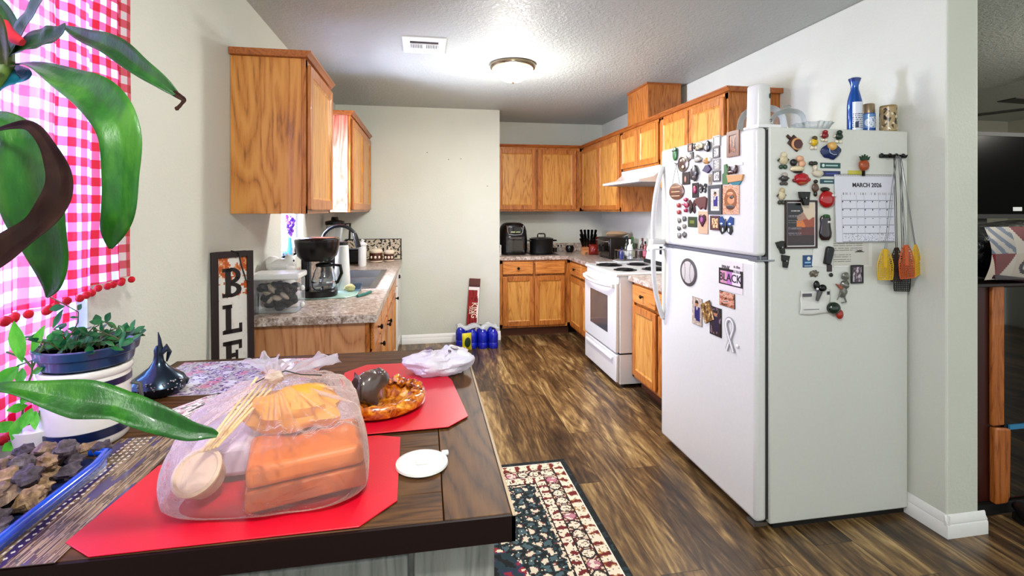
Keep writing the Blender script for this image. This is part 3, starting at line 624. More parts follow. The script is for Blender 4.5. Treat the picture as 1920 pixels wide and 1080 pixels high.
# blender
t = thing('blender', 'blender with black lid and clear jar beyond the sink', 'blender', (-.79, 4.62, CT))
MB().lathe([(0, 0), (.08, 0), (.085, .02), (.065, .12), (.05, .15), (0, .15)], n=4*6).build('motor_base', M_BLACK, t)
MB().lathe([(.045, .15), (.052, .16), (.078, .385), (.075, .385), (.049, .165), (0, .16)], n=24).build('jar', M_PLAST, t)
MB().lathe([(.082, .38), (.084, .41), (.05, .42), (.035, .42), (.03, .45), (0, .45)], n=24).build('lid', M_BLACK, t)
MB().tube([(.05, .02, .38), (.125, .03, .39), (.12, .03, .25), (.06, .02, .22)], .010, 8).build('handle', M_BLACK, t)
t = thing('toaster', 'black two-slot toaster right of the sink, under the patterned tray', 'toaster', (-.66, 4.86, CT))
MB().box(-.08, .09, -.07, .10, .01, .145).build('housing', M_BLACK, t, bev=.02, seg=3)
MB().box(-.05, .07, -.03, -.01, .13, .147).box(-.05, .07, .03, .05, .13, .147).build('slot', M_STEEL, t); MB().box(.09, .10, .0, .03, .06, .09).build('lever', M_CHROME, t)
# pump/sugar dispenser white
t = thing('soap_dispenser', 'white tall dispenser bottle with rounded knob top', 'dispenser', (-.565, 4.70, CT))
MB().lathe([(0, 0), (.034, 0), (.037, .02), (.036, .16), (.034, .185), (0, .185)], n=24).build('body', M_WHITE, t)
MB().lathe([(.036, .185), (.043, .19), (.044, .2), (.03, .212), (.012, .222), (.016, .238), (.0, .248)], n=24).build('cap', M_WHITE2, t)
def canister(loc, r, h, label):
    t = thing('canister', label, 'canister', loc)
    MB().lathe([(0, 0), (r*.96, 0), (r, .006), (r, h), (0, h)], n=28).build('body', plain('#5c2f22', .35, coat=.3), t)
    MB().lathe([(r+.0006, .005), (r+.0006, .018)], n=28).lathe([(r+.0006, h-.012), (r+.0006, h)], n=28).build('band', plain('#d6c6b0', .4), t)
    mb = MB()
    for k in (-1, 0, 1): mb.ball((r*math.sin(k*.6), -r*math.cos(k*.6), h*.5), .012, .004, .014, 10, 6)
    mb.build('motif', plain('#e6d8c6', .5), t)
    l_ = MB().lathe([(r+.003, h), (r+.003, h+.010), (r*.7, h+.026), (0, h+.03)], n=28).build('lid', plain('#e8dccb', .35), t)
    MB().ball((0, 0, h+.036), .012, n=10, m=6).build('knob', plain('#e8dccb', .35), l_)
canister((-.475, 5.02, CT), .062, .105, 'larger brown canister with cream lid')
canister((-.352, 5.06, CT), .050, .090, 'smaller brown canister with cream lid, at the counter end')
o = tag(MB().lathe([(0, 0), (.035, 0), (.04, .08), (.037, .08), (.033, .005), (0, .005)], n=22).build('brown_mug', plain('#5a3326', .35)), 'brown mug half hidden behind the white dispenser', 'mug'); o.location = (-.62, 5.10, CT)
bottle('glass jar of brown granules with cream top, left of the dispenser', (-.79, 5.08, CT), .045, .19, plain('#5b3a2c', .2, coat=.3), plain('#dccbb4', .5), neck=.8, cat='jar', name='jar')
t = thing('patterned_tray', 'black and cream patterned tray propped on the worktop backsplash', 'tray', (-.52, YN-.03, CT+.001)); t.rotation_euler.x = R(0)
def fn(u, v):
    if u < .02 or u > .98 or v < .04 or v > .96: return '#1a1714'
    q = noise.noise(Vector((u*26, v*11, 3))); return '#2a241e' if q > .12 else '#cfc3ae'
painted('face', .56, .215, 90, 34, fn, M_PRINT, t, y=-.0065, c=(0, .1075)); MB().box(-.28, .28, -.006, .006, 0, .215).build('board', M_BLKM, t)
# flowers outside the sink window
t = thing('window_ornament', 'purple artificial flowers in a light blue vase on the sink window ledge', 'flowers', (XL-.028, 3.56, W2[2]+.002))
t.location = (XL-.018, 3.60, W2[2])
MB().lathe([(0, 0), (.02, 0), (.024, .05), (.018, .13), (.014, .13), (0, .13)], n=16).build('vase', plain('#6fc6e2', .2, coat=.4), t)
for i in range(16):
    a = i*2.4; r = .012+.0018*i; MB().ball((r*math.cos(a)*.5, .03+r*math.sin(a)*2, .15+.008*i), .016, .018, .016, 8, 6, .5, i).build('blossom', plain('#6a35b8' if i % 3 else '#a05ad0', .6), t)
MB().tube([(0, 0, .12), (0, .02, .17), (0, .045, .26)], .003, 6).build('stem', plain('#3c6a34', .6), t)
# ------------------------------------------------------------------ floor things by the bump wall
t = thing('snack_box', 'tall slim red snack box leaning upright behind the water bottles', 'box', (.478, YN-.075, .001))
t.rotation_euler = (R(-6), R(3), R(-10)); BX = (.115, .66)
t.location.z = .012
def fn(u, v):
    if v > .90: return '#6a3a30'
    if v > .82: return '#e9e4e0' if (v < .87) else '#5a2420'
    e = .10*math.sin(v*22); 
    if u > .86+e*.6: return '#ece6e2'
    if v < .14: return '#7a1c1e' if (u-.5)**2+((v-.07)*3)**2 < .12 else '#d8c8c0'
    return '#9c1a1e' if noise.noise(Vector((u*6, v*14, 1))) < .25 else '#6e1218'
painted('printed_front', BX[0], BX[1], 22, 120, fn, M_PRINT, t, y=-.0355, c=(0, BX[1]/2)); MB().box(-.0575, .0575, -.035, .035, 0, BX[1]).build('carton', plain('#8a5a4a', .5), t, bev=.002)
g = text('lettering', 'KING', .085, plain('#f4e9d8', .5), t, (.012, -.0366, .33), rot=(PI/2, 0, 0), sx=.8)
g.data.transform(Matrix.Translation((.012, -.0366, .33)) @ Matrix.Rotation(PI/2, 4, 'Y') @ Matrix.Translation((-.012, .0366, -.33)))
g = text('lettering', 'SIZE', .045, plain('#f4e9d8', .5), t, (-.025, -.0366, .33)); g.data.transform(Matrix.Translation((-.025, -.0366, .33)) @ Matrix.Rotation(PI/2, 4, 'Y') @ Matrix.Translation((.025, .0366, -.33)))
BLUE = plain('#0d2fc0', .12, coat=.5, spec=.6)
sp = [(.36, 5.13), (.47, 5.02), (.575, 5.0), (.68, 4.99), (.46, 5.13), (.57, 5.11), (.68, 5.10)]
nm = ['blue water jug leftmost by the baseboard', 'blue water jug behind the yellow bag', 'blue water jug second from the right in the front row', 'rightmost blue water jug of the front row', 'blue water jug behind, against the red box', 'blue water jug in the middle of the back row', 'blue water jug at the right end of the back row']
for i, (x, y) in enumerate(sp):
    t = thing('water_bottle', nm[i], 'bottle', (x, y, 0), group='blue water jugs on the floor')
    MB().lathe([(0, 0), (.046, 0), (.051, .008), (.051, .05), (.047, .06), (.051, .07), (.051, .13), (.045, .16), (.018, .19), (0, .19)], n=22).build('body', BLUE, t)
    MB().lathe([(.017, .188), (.017, .208), (0, .21)], n=14).build('cap', plain('#10203a' if i % 2 else '#dfe4ee', .4), t)
mb = MB(); mb.grid(20, 8, lambda u, v: (.31+.43*u, 5.055+.12*(v-.5)*2*.9, .212+.02*noise.noise(Vector((u*7, v*4, 0)))+.01*math.sin(u*18)))
mb.build('plastic_wrap', M_PLAST, thick=.0008); o = bpy.data.objects['plastic_wrap']; tag(o, 'clear shrink wrap lying over the blue jugs', 'wrap')
t = bag('yellow snack bag leaning against the blue jugs', 'bag', (.41, 4.93, .002), .10, .17, .05, plain('#d8d02a', .3), R(15), .01)
MB().ball((0, -.022, .085), .032, .006, .05, 14, 8).build('printed_oval', plain('#2d4a24', .4), t)
# ------------------------------------------------------------------ BLESSED sign
t = thing('blessed_sign', 'tall framed BLESSED porch sign with autumn leaves leaning by the counter', 'sign', (-.815, 2.33, .002), R(46)); SHt = 1.215; SWd = .172
t.rotation_euler = (R(-1.5), 0, R(42))
fw = .026; DK = plain('#2e1713', .5)
MB().box(-SWd/2, -SWd/2+fw, -.018, 0, 0, SHt).box(SWd/2-fw, SWd/2, -.018, 0, 0, SHt).box(-SWd/2+fw, SWd/2-fw, -.018, 0, 0, fw).box(-SWd/2+fw, SWd/2-fw, -.018, 0, SHt-fw, SHt).build('frame', DK, t, bev=.0015)
def fn(u, v):
    q = noise.noise(Vector((u*5, v*40, 2)))+.5*noise.noise(Vector((u*14, v*90, 7)))
    if v > .84 and q+(v-.84)*5-abs(u-.5)*-.9 > .75: return '#c86a30' if q > .1 else '#e0a070'
    if .46 < v < .52 and u > .7 and q > .0: return '#c06a38'
    if v < .1 and q > .1: return '#c86a30'
    return '#e9e4dc' if q < .4 else '#e0dad0'
painted('panel', SWd-2*fw, SHt-2*fw, 20, 200, fn, M_MATT, t, y=-.006, c=(0, SHt/2))
MB().box(-SWd/2+.004, SWd/2-.004, -.005, -.001, .004, SHt-.004).build('backing', plain('#5a4030', .8), t)
LT = plain('#2a1a14', .6)
def letter(ch, zc):
    h = .125; mb = MB(); y0, y1 = -.0095, -.006; x0 = -.035; s = .022; q = .018
    def b(xa, xb, za, zb): mb.box(xa, xb, y0, y1, zc+za, zc+zb)
    H2 = h/2
    if ch in 'BLED': b(x0+.006, x0+.006+s, -H2, H2); b(x0-.006, x0+.006+s+.004, H2-.016, H2); b(x0-.006, x0+.006+s+.004, -H2, -H2+.016)
    if ch == 'L': b(x0, .036, -H2, -H2+q); b(.026, .038, -H2, -H2+.04)
    if ch == 'E': b(x0, .034, -H2, -H2+q); b(x0, .034, H2-q, H2); b(x0+.02, .018, -.009, .009); b(.024, .036, -H2, -H2+.038); b(.024, .036, H2-.038, H2); b(.01, .02, -.02, .02)
    def loop(cz, rx, rz, a0, a1, cx=-.008, w=.02):
        n = 14; pts = [(cx+rx*math.cos(a0+(a1-a0)*k/n), zc+cz+rz*math.sin(a0+(a1-a0)*k/n)) for k in range(n+1)]+[(cx+(rx-w)*math.cos(a0+(a1-a0)*k/n), zc+cz+(rz-w*.75)*math.sin(a0+(a1-a0)*k/n)) for k in range(n, -1, -1)]
        for k in range(n): mb.prism([pts[k], pts[k+1], pts[2*n-k], pts[2*n+1-k]], y0, y1)
    if ch == 'B': loop(H2/2-.001, .042, H2/2+.004, -PI/2, PI/2); loop(-H2/2, .045, H2/2+.001, -PI/2, PI/2)
    if ch == 'D': loop(0, .045, H2, -PI/2, PI/2)
    if ch == 'S': loop(H2/2, .034, H2/2+.006, R(20), R(250), 0, .018); loop(-H2/2, .034, H2/2+.006, R(-160), R(90), 0, .018)
    mb.build('letter', LT, t)
for i, ch in enumerate('BLESSED'): letter(ch, SHt-.135-i*.158)
MB().tube([(-.01, -.02, SHt+.004), (.02, -.024, SHt-.005), (.03, -.024, SHt-.06), (.045, -.024, SHt-.11), (.05, -.022, SHt-.13), (.07, -.022, SHt-.135)], .003, 6).build('cord', M_BLKM, t)
# ------------------------------------------------------------------ rug
def rugfn(u, v):
    x, y = u*1.1, v*1.9          # metres from lower-left; right edge and far edge show
    dx = min(x, 1.1-x); dy = min(y, 1.9-y); d = min(dx, dy); al = y if dx < dy else x
    n = noise.noise(Vector((x*42, y*42, 1))); n2 = noise.noise(Vector((x*90, y*90, 4)))
    if d < .028: return '#1d2428' if n > -.25 else '#34464c'
    if d < .036: return '#efe8dc' 
    if d < .085:
        k = math.sin(al*2*PI/.062)*.5+n*.9; return '#7e2a2c' if k > .34 else ('#b58a5c' if k > .2 else ('#ecdfcc' if n2 > -.35 else '#9a8a80'))
    if d < .090: return '#2b1c1a'
    if d < .094: return '#efe4d4'
    if d < .155:
        a = (al % .062)/.062-.5; b = (d-.1245)/.062; r = max(abs(a), abs(b), (abs(a)+abs(b))*.72)
        idx = int(al/.062) % 5
        if r > .47: return '#d9c4ae' if n2 > 0 else '#6a3030'
        if r > .38: return '#26242a' if idx != 2 else '#7a3848'
        return ('#e9dfce' if n2 > -.2 else '#8f7a68') if idx != 2 else ('#c48a98' if n > 0 else '#e6d6cc')
    if d < .159: return '#efe4d4'
    if d < .164: return '#2b1c1a'
    if d < .21:
        k = math.sin(al*2*PI/.055+1)*.5+n*.9; return '#7e2a2c' if k > .3 else ('#ecdfcc' if n2 > -.3 else '#5a4a4a')
    if d < .216: return '#3a2622'
    if d < .225: return '#e6d8c2' if n2 > -.1 else '#2a3338'
    # field
    cx, cy = .42, 1.02; rr_ = math.hypot(x-cx, (y-cy)); an = math.atan2(y-cy, x-cx)
    q = math.sin(an*8)*.5+math.sin(rr_*90)*.5+n*.8
    if rr_ < .30:
        if q > .75: return '#e8dfcc'
        if q > .45: return '#a03040'
        if q > .2: return '#4a3a6a'
        return '#2c4650' if q > -.5 else '#161c20'
    m = math.sin(x*70)*math.sin(y*70)+n*1.1
    m += .5*n2
    return '#e2d8c4' if m > .62 or (abs(n) < .03 and n2 > .1) else ('#8c3038' if m > .5 else ('#2f4a50' if m > .1 else ('#182024' if m > -.55 else '#5a7078')))
t = thing('area_rug', 'dark bordered oriental rug on the floor beside the table', 'rug', (.23, 1.72, .001), R(1.0))
flatten(painted('pile', 1.1, 1.9, 190, 330, rugfn, M_RUG, t, y=-.0075)).location = (0, 0, 0)
MB().box(-.55, .55, -.95, .95, 0, .007).build('backing', plain('#20252a', .9), t)
# ------------------------------------------------------------------ table
TT = .91
t = thing('dining_table', 'counter-height dark plank table with grey storage base', 'table', (-.325, 1.27, 0)); TB = t
tx0, tx1, ty0, ty1 = -.79, .143, .783, 1.768
TW = m_oak('dark_table_planks', 'x', '#6c4c2a', '#50361c', '#281809', .9, .5, .2); TWY = m_oak('dark_table_end_boards', 'y', '#70502c', '#563a1e', '#2e1c10', .9, .5, .2)
mb = MB(); z0, z1 = TT-.024, TT
mb.box(tx1-.113, tx1-.006, ty0+.006, ty1-.006, z0, z1).build('end_board', TWY, t, bev=.0012, world=True); MB().box(tx0+.006, tx0+.113, ty0+.006, ty1-.006, z0, z1).build('end_board', TWY, t, bev=.0012, world=True)
mb = MB(); ys = [ty0+.006, .87, .957, 1.044, 1.131, 1.218, 1.305, 1.392, 1.479, 1.566, 1.66, ty1-.006]
for a, b in zip(ys, ys[1:]): MB().box(tx0+.1145, tx1-.1145, a+.0007, b-.0007, z0, z1).build('plank', TW, t, bev=.0012, world=True)
mb = MB(); mb.box(tx0, tx1, ty0, ty0+.006, TT-.042, TT-.001).box(tx0, tx1, ty1-.006, ty1, TT-.042, TT-.001).box(tx0, tx0+.006, ty0, ty1, TT-.042, TT-.001).box(tx1-.006, tx1, ty0, ty1, TT-.042, TT-.001).box(tx0+.006, tx1-.006, ty0+.006, ty1-.006, TT-.042, TT-.024)
mb.build('edge_band', plain('#241210', .5, spec=.15), t, world=True)
MB().box(tx1-.0045, tx1+.0005, ty0, ty1, TT-.0012, TT+.0006).build('edge_strip', plain('#b9a890', .7, 0, spec=.1), t, world=True)
GR = m_oak('grey_washed_wood', 'z', '#9b9c98', '#868783', '#6c6d69', .8, .5)
mb = MB().box(tx0+.04, tx1-.04, ty0+.05, ty1-.05, .06, TT-.043); mb.build('storage_base', GR, t, bev=.003, world=True)
for a, b in ((tx0+.04, tx0+.12), (tx1-.16, tx1-.03)): MB().box(a, b, ty0+.03, ty0+.05, .05, TT-.043).build('base_stile', GR, t, bev=.003, world=True)
for a, b in ((tx0+.13, -.34), (-.33, tx1-.17)): MB().box(a, b, ty0+.037, ty0+.0495, .10, TT-.07).build('base_door', GR, t, bev=.004, world=True)
MB().box(tx0+.06, tx1-.06, ty0+.07, ty1-.07, .0088, .06).build('plinth', M_BLKM, t, world=True)
# placemats
def m_mat():
    t = NT('red_woven_vinyl'); v = t.coord(); ck = t.n('ShaderNodeTexChecker'); t.l(v, ck.inputs[0]); ck.inputs['Scale'].default_value = 190
    t.col('#cc0634'); t.bump(ck.outputs['Fac'], .18, .002); t.set(rough=.36, spec=.6); return t.m
M_MAT = m_mat()
def mat_(label, pts, z):
    c = sum((Vector(p) for p in pts), Vector((0, 0)))/len(pts); mb = MB().prism([(p[0]-c.x, p[1]-c.y) for p in pts], 0, .0022, 'z')
    o = mb.build('placemat', M_MAT, bev=.0006); o.location = (c.x, c.y, z); tag(o, label, 'placemat', ); return o
def oct(cx, cy, w, d, ch, rz):
    P = [(-w/2+ch, -d/2), (w/2-ch, -d/2), (w/2, -d/2+ch*.8), (w/2, d/2-ch*.8), (w/2-ch, d/2), (-w/2+ch, d/2), (-w/2, d/2-ch*.8), (-w/2, -d/2+ch*.8)]
    a, b = math.cos(rz), math.sin(rz); return [(cx+x*a-y*b, cy+x*b+y*a) for x, y in P]
mat_('red octagonal placemat under the takeout bag', [(-.052, 1.088), (-.046, .852), (-.10, .792), (-.466, .789), (-.519, .828), (-.50, 1.045), (-.45, 1.10), (-.10, 1.105)], TT+.0008)
mat_('red octagonal placemat under the amber dish', [(-.235, 1.54), (-.18, 1.605), (.02, 1.60), (.075, 1.42), (.100, 1.166), (.052, 1.116), (-.20, 1.108), (-.245, 1.18)], TT+.0032)
# floral runner and clear plastic sheets
def runfn(u, v):
    n = noise.noise(Vector((u*9, v*7, 5))); k = noise.noise(Vector((u*60, v*50, 1)))
    g = noise.noise(Vector((u*24, v*20, 8)))
    if u > .62 and v > .5: return ('#6e3a5c' if k > .1 else '#c98a76') if g > -.25 else ('#d9a888' if k > 0 else '#3c3440')
    if g > .12: return '#5c4380' if k > 0 else ('#b8a0cc' if k > -.3 else '#e9e2ee')
    if n > .25: return '#d8d4dc'
    if n < -.3: return '#c98aa4'
    return '#8f8a96' if k > .1 else '#c4bcc4'
t = thing('floral_runner', 'grey table paper printed with purple flowers, at the far side of the table', 'table runner', (-.54, 1.58, TT+.0008), R(-2))
flatten(painted('sheet', .44, .30, 130, 90, runfn, M_PRINT, t, y=-.0012)); MB().box(-.22, .22, -.15, .15, 0, .001).build('paper', plain('#ded8d4', .5), t)
def lacefn(u, v):
    k = noise.noise(Vector((u*46, v*9, 1))); g = noise.noise(Vector((u*10, v*10, 8)))
    return '#efe9e0' if k > -.05 else ('#3a2f3a' if g > 0 else '#b46a8e')
t = thing('feather_print_mat', 'pink and white feather-patterned mat between the bird and the takeout bag', 'placemat', (-.52, 1.30, TT+.0008), R(-35))
flatten(painted('sheet', .20, .20, 60, 60, lacefn, M_PRINT, t, y=-.0012)); MB().box(-.10, .10, -.10, .10, 0, .001).build('mat_backing', plain('#ded8d4', .5), t)
def clothfn(u, v):
    k = noise.noise(Vector((u*5, v*60, 1))); g = noise.noise(Vector((u*3, v*9, 8)))
    if (u*30 % 1-.5)**2+(v*12 % 1-.5)**2 < .045 and .15 < v < .5: return '#d8d0cc'
    if g > .25: return '#4a3a6a'
    return '#8c7458' if k > .1 else ('#5a4438' if k > -.2 else '#aa9478')
t = thing('dotted_table_mat', 'brown and violet dotted mat along the rock tray', 'placemat', (-.572, .985, TT+.0008), R(0))
f_ = flatten(painted('sheet', .135, .40, 80, 240, lambda u, v: clothfn(v, u), M_PRINT, t, y=-.0012)); MB().box(-.0675, .0675, -.20, .20, 0, .001).build('mat_backing', plain('#5a4a44', .5), t)
# coffee cup lid
t = thing('cup_lid', 'white plastic takeaway cup lid lying on the bare table', 'lid', (-.006, .967, TT+.001))
MB().lathe([(.048, 0), (.050, .002), (.049, .006), (.044, .0075), (.041, .0035), (.0, .0035)], n=48).build('disc', M_WHITE, t)
MB().prism(rr(1, .012, .009, 16, 4), .0035, .006, 'z').build('drink_tab', M_WHITE, t, bev=.001)
MB().box(.038, .052, .022, .034, .002, .009).build('sip_flap', M_WHITE, t, bev=.002)
# crumpled white patterned bag
def m_crinkle(name, col, a, rough=.3, bs=.5, sc=22, dark=None, trl=.3):
    t = NT(name); v = t.coord(); h = t.noise(v, sc, 5, .55, 1.6); t.col(col); t.set(rough=rough, spec=.6); b = t.bump(h, bs, .018)
    tr = t.n('ShaderNodeBsdfTransparent'); tl = t.n('ShaderNodeBsdfTranslucent'); tl.inputs[0].default_value = c4(col); t.l(b.outputs[0], tl.inputs['Normal'])
    m1 = t.n('ShaderNodeMixShader'); m1.inputs[0].default_value = trl; t.l(t.b.outputs[0], m1.inputs[1]); t.l(tl.outputs[0], m1.inputs[2])
    m2 = t.n('ShaderNodeMixShader'); fr = t.n('ShaderNodeFresnel'); fr.inputs[0].default_value = 1.4; t.l(b.outputs[0], fr.inputs['Normal'])
    t.l(t.math('MINIMUM', t.math('ADD', t.math('MULTIPLY', fr.outputs[0], 1.0), a), 1.0), m2.inputs[0]); t.l(tr.outputs[0], m2.inputs[1]); t.l(m1.outputs[0], m2.inputs[2]); t.l(m2.outputs[0], t.out.inputs[0]); return t.m
t = thing('crumpled_plastic_bag', 'small crumpled white bag with purple print at the far right of the table', 'bag', (.045, 1.49, TT+.004), R(10))
mb = MB(); n, m = 44, 24
def f(u, v):
    a = 2*PI*u; th = PI*v; d = Vector((math.sin(th)*math.cos(a), math.sin(th)*math.sin(a), math.cos(th)))
    q = 1+.30*noise.noise(d*1.6+Vector((4, 1, 2)))+.12*abs(noise.noise(d*4.5))+.05*noise.noise(d*11)
    z = max(-.0, .034+d.z*.040*q)
    if d.x > -.25 and d.x < .15: z *= .86
    return (d.x*.098*q, d.y*.062*q, z)
mb.grid(n, m, f); CB = mb.build('film', m_crinkle('white_bag_film', '#eceaf2', .92, .4, .5, 16), t, ang=35)
mb = MB()
for x, y, r in ((-.035, .0, .011), (.04, -.012, .012), (.06, .03, .008), (-.06, .02, .005), (.03, .01, .006), (.02, -.035, .005)): mb.cyl((x, y, .0), r, .0015, 14)
st = len(mb.v)
for i in range(st):
    p = mb.v[i]; rr2 = (p.x/.108)**2+(p.y/.07)**2; mb.v[i] = Vector((p.x, p.y, p.z+.034+.045*math.sqrt(max(0, 1-rr2))))
mb.build('printed_mark', plain('#5a3850', .5), t)
# amber dish with bear
t = thing('amber_dish', 'glossy amber heart-like carved dish with a ruffled inside rim', 'dish', (-.095, 1.245, TT+.0056), R(28))
def m_amber():
    t = NT('amber_resin'); v = t.coord(); a = t.noise(v, 34, 5, .6, 1.5); t.col(t.ramp(a, [(.32, '#5c2606'), (.45, '#b4600c'), (.58, '#d8921c'), (.72, '#f0c860')])); t.set(rough=.12, coat=.7, spec=.6); t.bump(a, .35, .006); return t.m
AMB = m_amber(); mb = MB(); n = 72
def ring(k, z, amp=0, f=9):
    out = []
    for i in range(n):
        a = 2*PI*i/n; r = (1+amp*math.sin(a*f)+.06*math.sin(2*a+1)); out.append((.098*k*r*math.cos(a), .086*k*r*math.sin(a), z+(amp*.06*math.cos(a*f) if amp else 0)))
    return out
rs = [ring(.80, 0), ring(.98, .010), ring(1.0, .026), ring(.97, .034), ring(.86, .036, .03, 14), ring(.74, .030, .08, 14), ring(.60, .022, .10, 14), ring(.5, .012, .05, 14), ring(.3, .010), ring(.02, .010)]
vs = [p for r_ in rs for p in r_]; mb.add(vs, [tuple(range(n-1, -1, -1))]+[(i*n+k, i*n+(k+1) % n, (i+1)*n+(k+1) % n, (i+1)*n+k) for i in range(len(rs)-1) for k in range(n)]+[tuple(range((len(rs)-1)*n, len(rs)*n))])
mb.build('bowl', AMB, t, ang=80)
mb = MB()
for i in range(16):
    a = R(-20)+R(200)*i/15; r = .070+.008*(i % 2); mb.ball((r*1.06*math.cos(a), r*math.sin(a), .036+.004*(i % 3)), .013, .013, .010, 10, 7, .6, i)
mb.build('ruffle', AMB, t, ang=80)
t = thing('bear_figurine', 'grey stone bear figurine sitting in the amber dish', 'figurine', (-.145, 1.235, TT+.0166), R(20))
sk = plain('#5a4a44', .22, coat=.5, spec=.6)
def skin_obj(name, verts, edges, mat, parent, sub=2):
    me = bpy.data.meshes.new(name); me.from_pydata([v[:3] for v in verts], edges, []); me.materials.append(mat)
    o = bpy.data.objects.new(name, me); C.objects.link(o); o.parent = parent
    md = o.modifiers.new('skin', 'SKIN'); md.use_smooth_shade = True
    for i, v in enumerate(verts): me.skin_vertices[0].data[i].radius = (v[3], v[3]); 
    me.skin_vertices[0].data[0].use_root = True
    s_ = o.modifiers.new('s', 'SUBSURF'); s_.levels = s_.render_levels = sub; return o
V = [(0, 0, .045, .034), (-.022, .0, .045, .032), (.026, 0, .062, .026), (.046, 0, .062, .019), (.062, 0, .052, .010),
     (-.03, -.018, .018, .013), (-.026, -.020, .004, .012), (-.03, .018, .018, .013), (-.026, .020, .004, .012), (.018, -.018, .022, .012), (.028, -.02, .004, .011), (.018, .018, .022, .012), (.028, .02, .004, .011), (.034, -.014, .084, .006), (.034, .014, .084, .006)]
skin_obj('bear', V, [(0, 1), (0, 2), (2, 3), (3, 4), (1, 5), (5, 6), (1, 7), (7, 8), (0, 9), (9, 10), (0, 11), (11, 12), (3, 13), (3, 14)], sk, t)
# ------------------------------------------------------------------ takeout bag
BGX, BGY, BZ = -.262, .965, TT+.0032
t = thing('takeout_bag', 'knotted translucent takeout bag stuffed full, in the middle of the near placemat', 'bag', (BGX, BGY, BZ)); TK = t
FILM = m_crinkle('translucent_bag_film', '#f5ece6', .085, .12, 1.0, 13, trl=.3)
n, m = 150, 60
def base(a):   # rounded-rectangle footprint seen from above, a = angle
    hx = .180 if math.cos(a) > 0 else .166; hy = (.160 if math.sin(a) > 0 else .136)
    e = 3.2; ca, sa = math.cos(a), math.sin(a); r = (abs(ca/hx)**e+abs(sa/hy)**e)**(-1/e)
    return r
KN = Vector((-.022, .045, .165))
def f(u, v):
    a = 2*PI*u+.3; r0 = base(a); d = Vector((math.cos(a), math.sin(a), 0))
    wob = noise.noise(Vector((d.x*2.2, d.y*2.2, v*3+1)))*.012
    if v < .08: k = v/.08; r = r0*(.86+.14*k); z = .000+.012*k*k; ctr = Vector((0, 0, 0)); ple = 0
    elif v < .42:
        k = (v-.08)/.34; z = .012+(.112+.022*math.cos(a-1.0))*k; r = r0*(1+.03*math.sin(PI*k)-.10*k**3); ctr = Vector((0, 0, 0)); ple = .0035*k
    else:
        k = min(1.0, (v-.42)/.58); zt = .012+(.112+.022*math.cos(a-1.0)); kk = k**1.15; r = r0*.90*(1-k)**.80+.013*k; ctr = KN*k; ctr.z = 0
        z = zt+(KN.z-zt)*(k**2.1*.55+k*.45); ple = (.0035+.011*math.sin(PI*min(1, k*1.05)))*(1-.55*k)
    pl = ple*(math.sin(a*17+noise.noise(d*2)*4)+.6*math.sin(a*31+2))*.7
    p = ctr+d*(r+wob*(1 if v < .9 else .2)+pl*.5)
    if p.x > 0: p.x *= 1-.46*max(0, min(1, (p.y+.10)/.26))
    return (p.x, p.y, max(.0004, z+pl*.55+wob*.3*(1-v)))
mb = MB(); mb.grid(n, m, f); mb.build('film', FILM, t, ang=180)
mb = MB()
def plume(cx, ang, ln, wd, ht, sd):
    def g(u, v):
        w_ = wd*(.12+v**.8*.9); a = (u-.5)*2.0; x = math.cos(ang)*ln*v-math.sin(ang)*a*w_; y = math.sin(ang)*ln*v+math.cos(ang)*a*w_
        z = KN.z+.004+ht*math.sin(PI*v*.62)+.004*math.sin(u*17+sd)*v+.014*noise.noise(Vector((u*4, v*4, sd)))*(.3+v)
        return (KN.x+x+.006*noise.noise(Vector((u*6, v*5, sd+3)))*v*2, KN.y+y, z)
    mb.grid(26, 18, g)
plume(0, R(128), .065, .034, .022, 1); plume(0, R(48), .125, .040, .004, 5); plume(0, R(85), .06, .03, .012, 9)
mb.build('bag_ears', m_crinkle('bag_ear_film', '#d6d2d8', .42, .25, .4, 18), t, ang=180)
kn = MB().ball((KN.x, KN.y, KN.z+.002), .017, .015, .013, 14, 9, .5, 3); kn.build('knot', m_crinkle('knot_film', '#e6d2c4', .8, .3, .5, 30), t)
MB().tube([(KN.x-.03, KN.y-.006, KN.z-.004), (KN.x-.012, KN.y-.012, KN.z+.006), (KN.x+.02, KN.y+.004, KN.z+.012), (KN.x+.05, KN.y-.005, KN.z+.006), (KN.x+.085, KN.y+.01, KN.z-.002)], .0012, 6).build('tie', M_BLKM, t)
# contents
t = thing('takeout_box', 'orange-brown card food box inside the takeout bag', 'box', (-.197, .925, BZ+.003), R(14)); t.rotation_euler = (R(-1), R(-2), R(14)); t.location.z = BZ+.009
KR = plain('#c06410', .5); KR2 = plain('#b85a1c', .55)
MB().prism([(-.10, -.065), (.085, -.065), (.09, .075), (-.10, .075)], 0, .034, 'z').build('tray', KR, t, bev=.004)
MB().prism([(-.098, -.063), (.083, -.063), (.088, .073), (-.098, .073)], .035, .070, 'z').build('lid', plain('#d07418', .5), t, bev=.01, seg=3)
t = thing('paper_bag_parcel', 'tan crinkled paper parcel under the knot inside the takeout bag', 'parcel', (BGX+.022, BGY+.03, BZ+.082))
MB().ball((0, 0, .03), .085, .058, .038, 28, 14, .35, 8).build('parcel', plain('#d89c3c', .5), t)
o = MB().lathe([(0, 0), (.038, 0), (.044, .035), (.048, .037), (.048, .042), (.042, .044), (.038, .040), (0, .040)], n=30).build('sauce_cup', plain('#cbb49c', .4)); o.location = (BGX-.100, BGY-.055, BZ+.034); o.rotation_euler = (R(42), R(-14), 0); o.scale = (.82,)*3; tag(o, 'round pale lidded food cup showing through the left front of the bag', 'cup')
o = MB().prism([(-.06, -.08), (.04, -.08), (.04, .08), (-.06, .08)], 0, .06, 'z').build('foam_box', plain('#c8b8c8', .5), bev=.012); o.location = (BGX-.09, BGY+.06, BZ+.012); o.rotation_euler.z = .1; tag(o, 'pale foam box in the back left of the takeout bag', 'box')
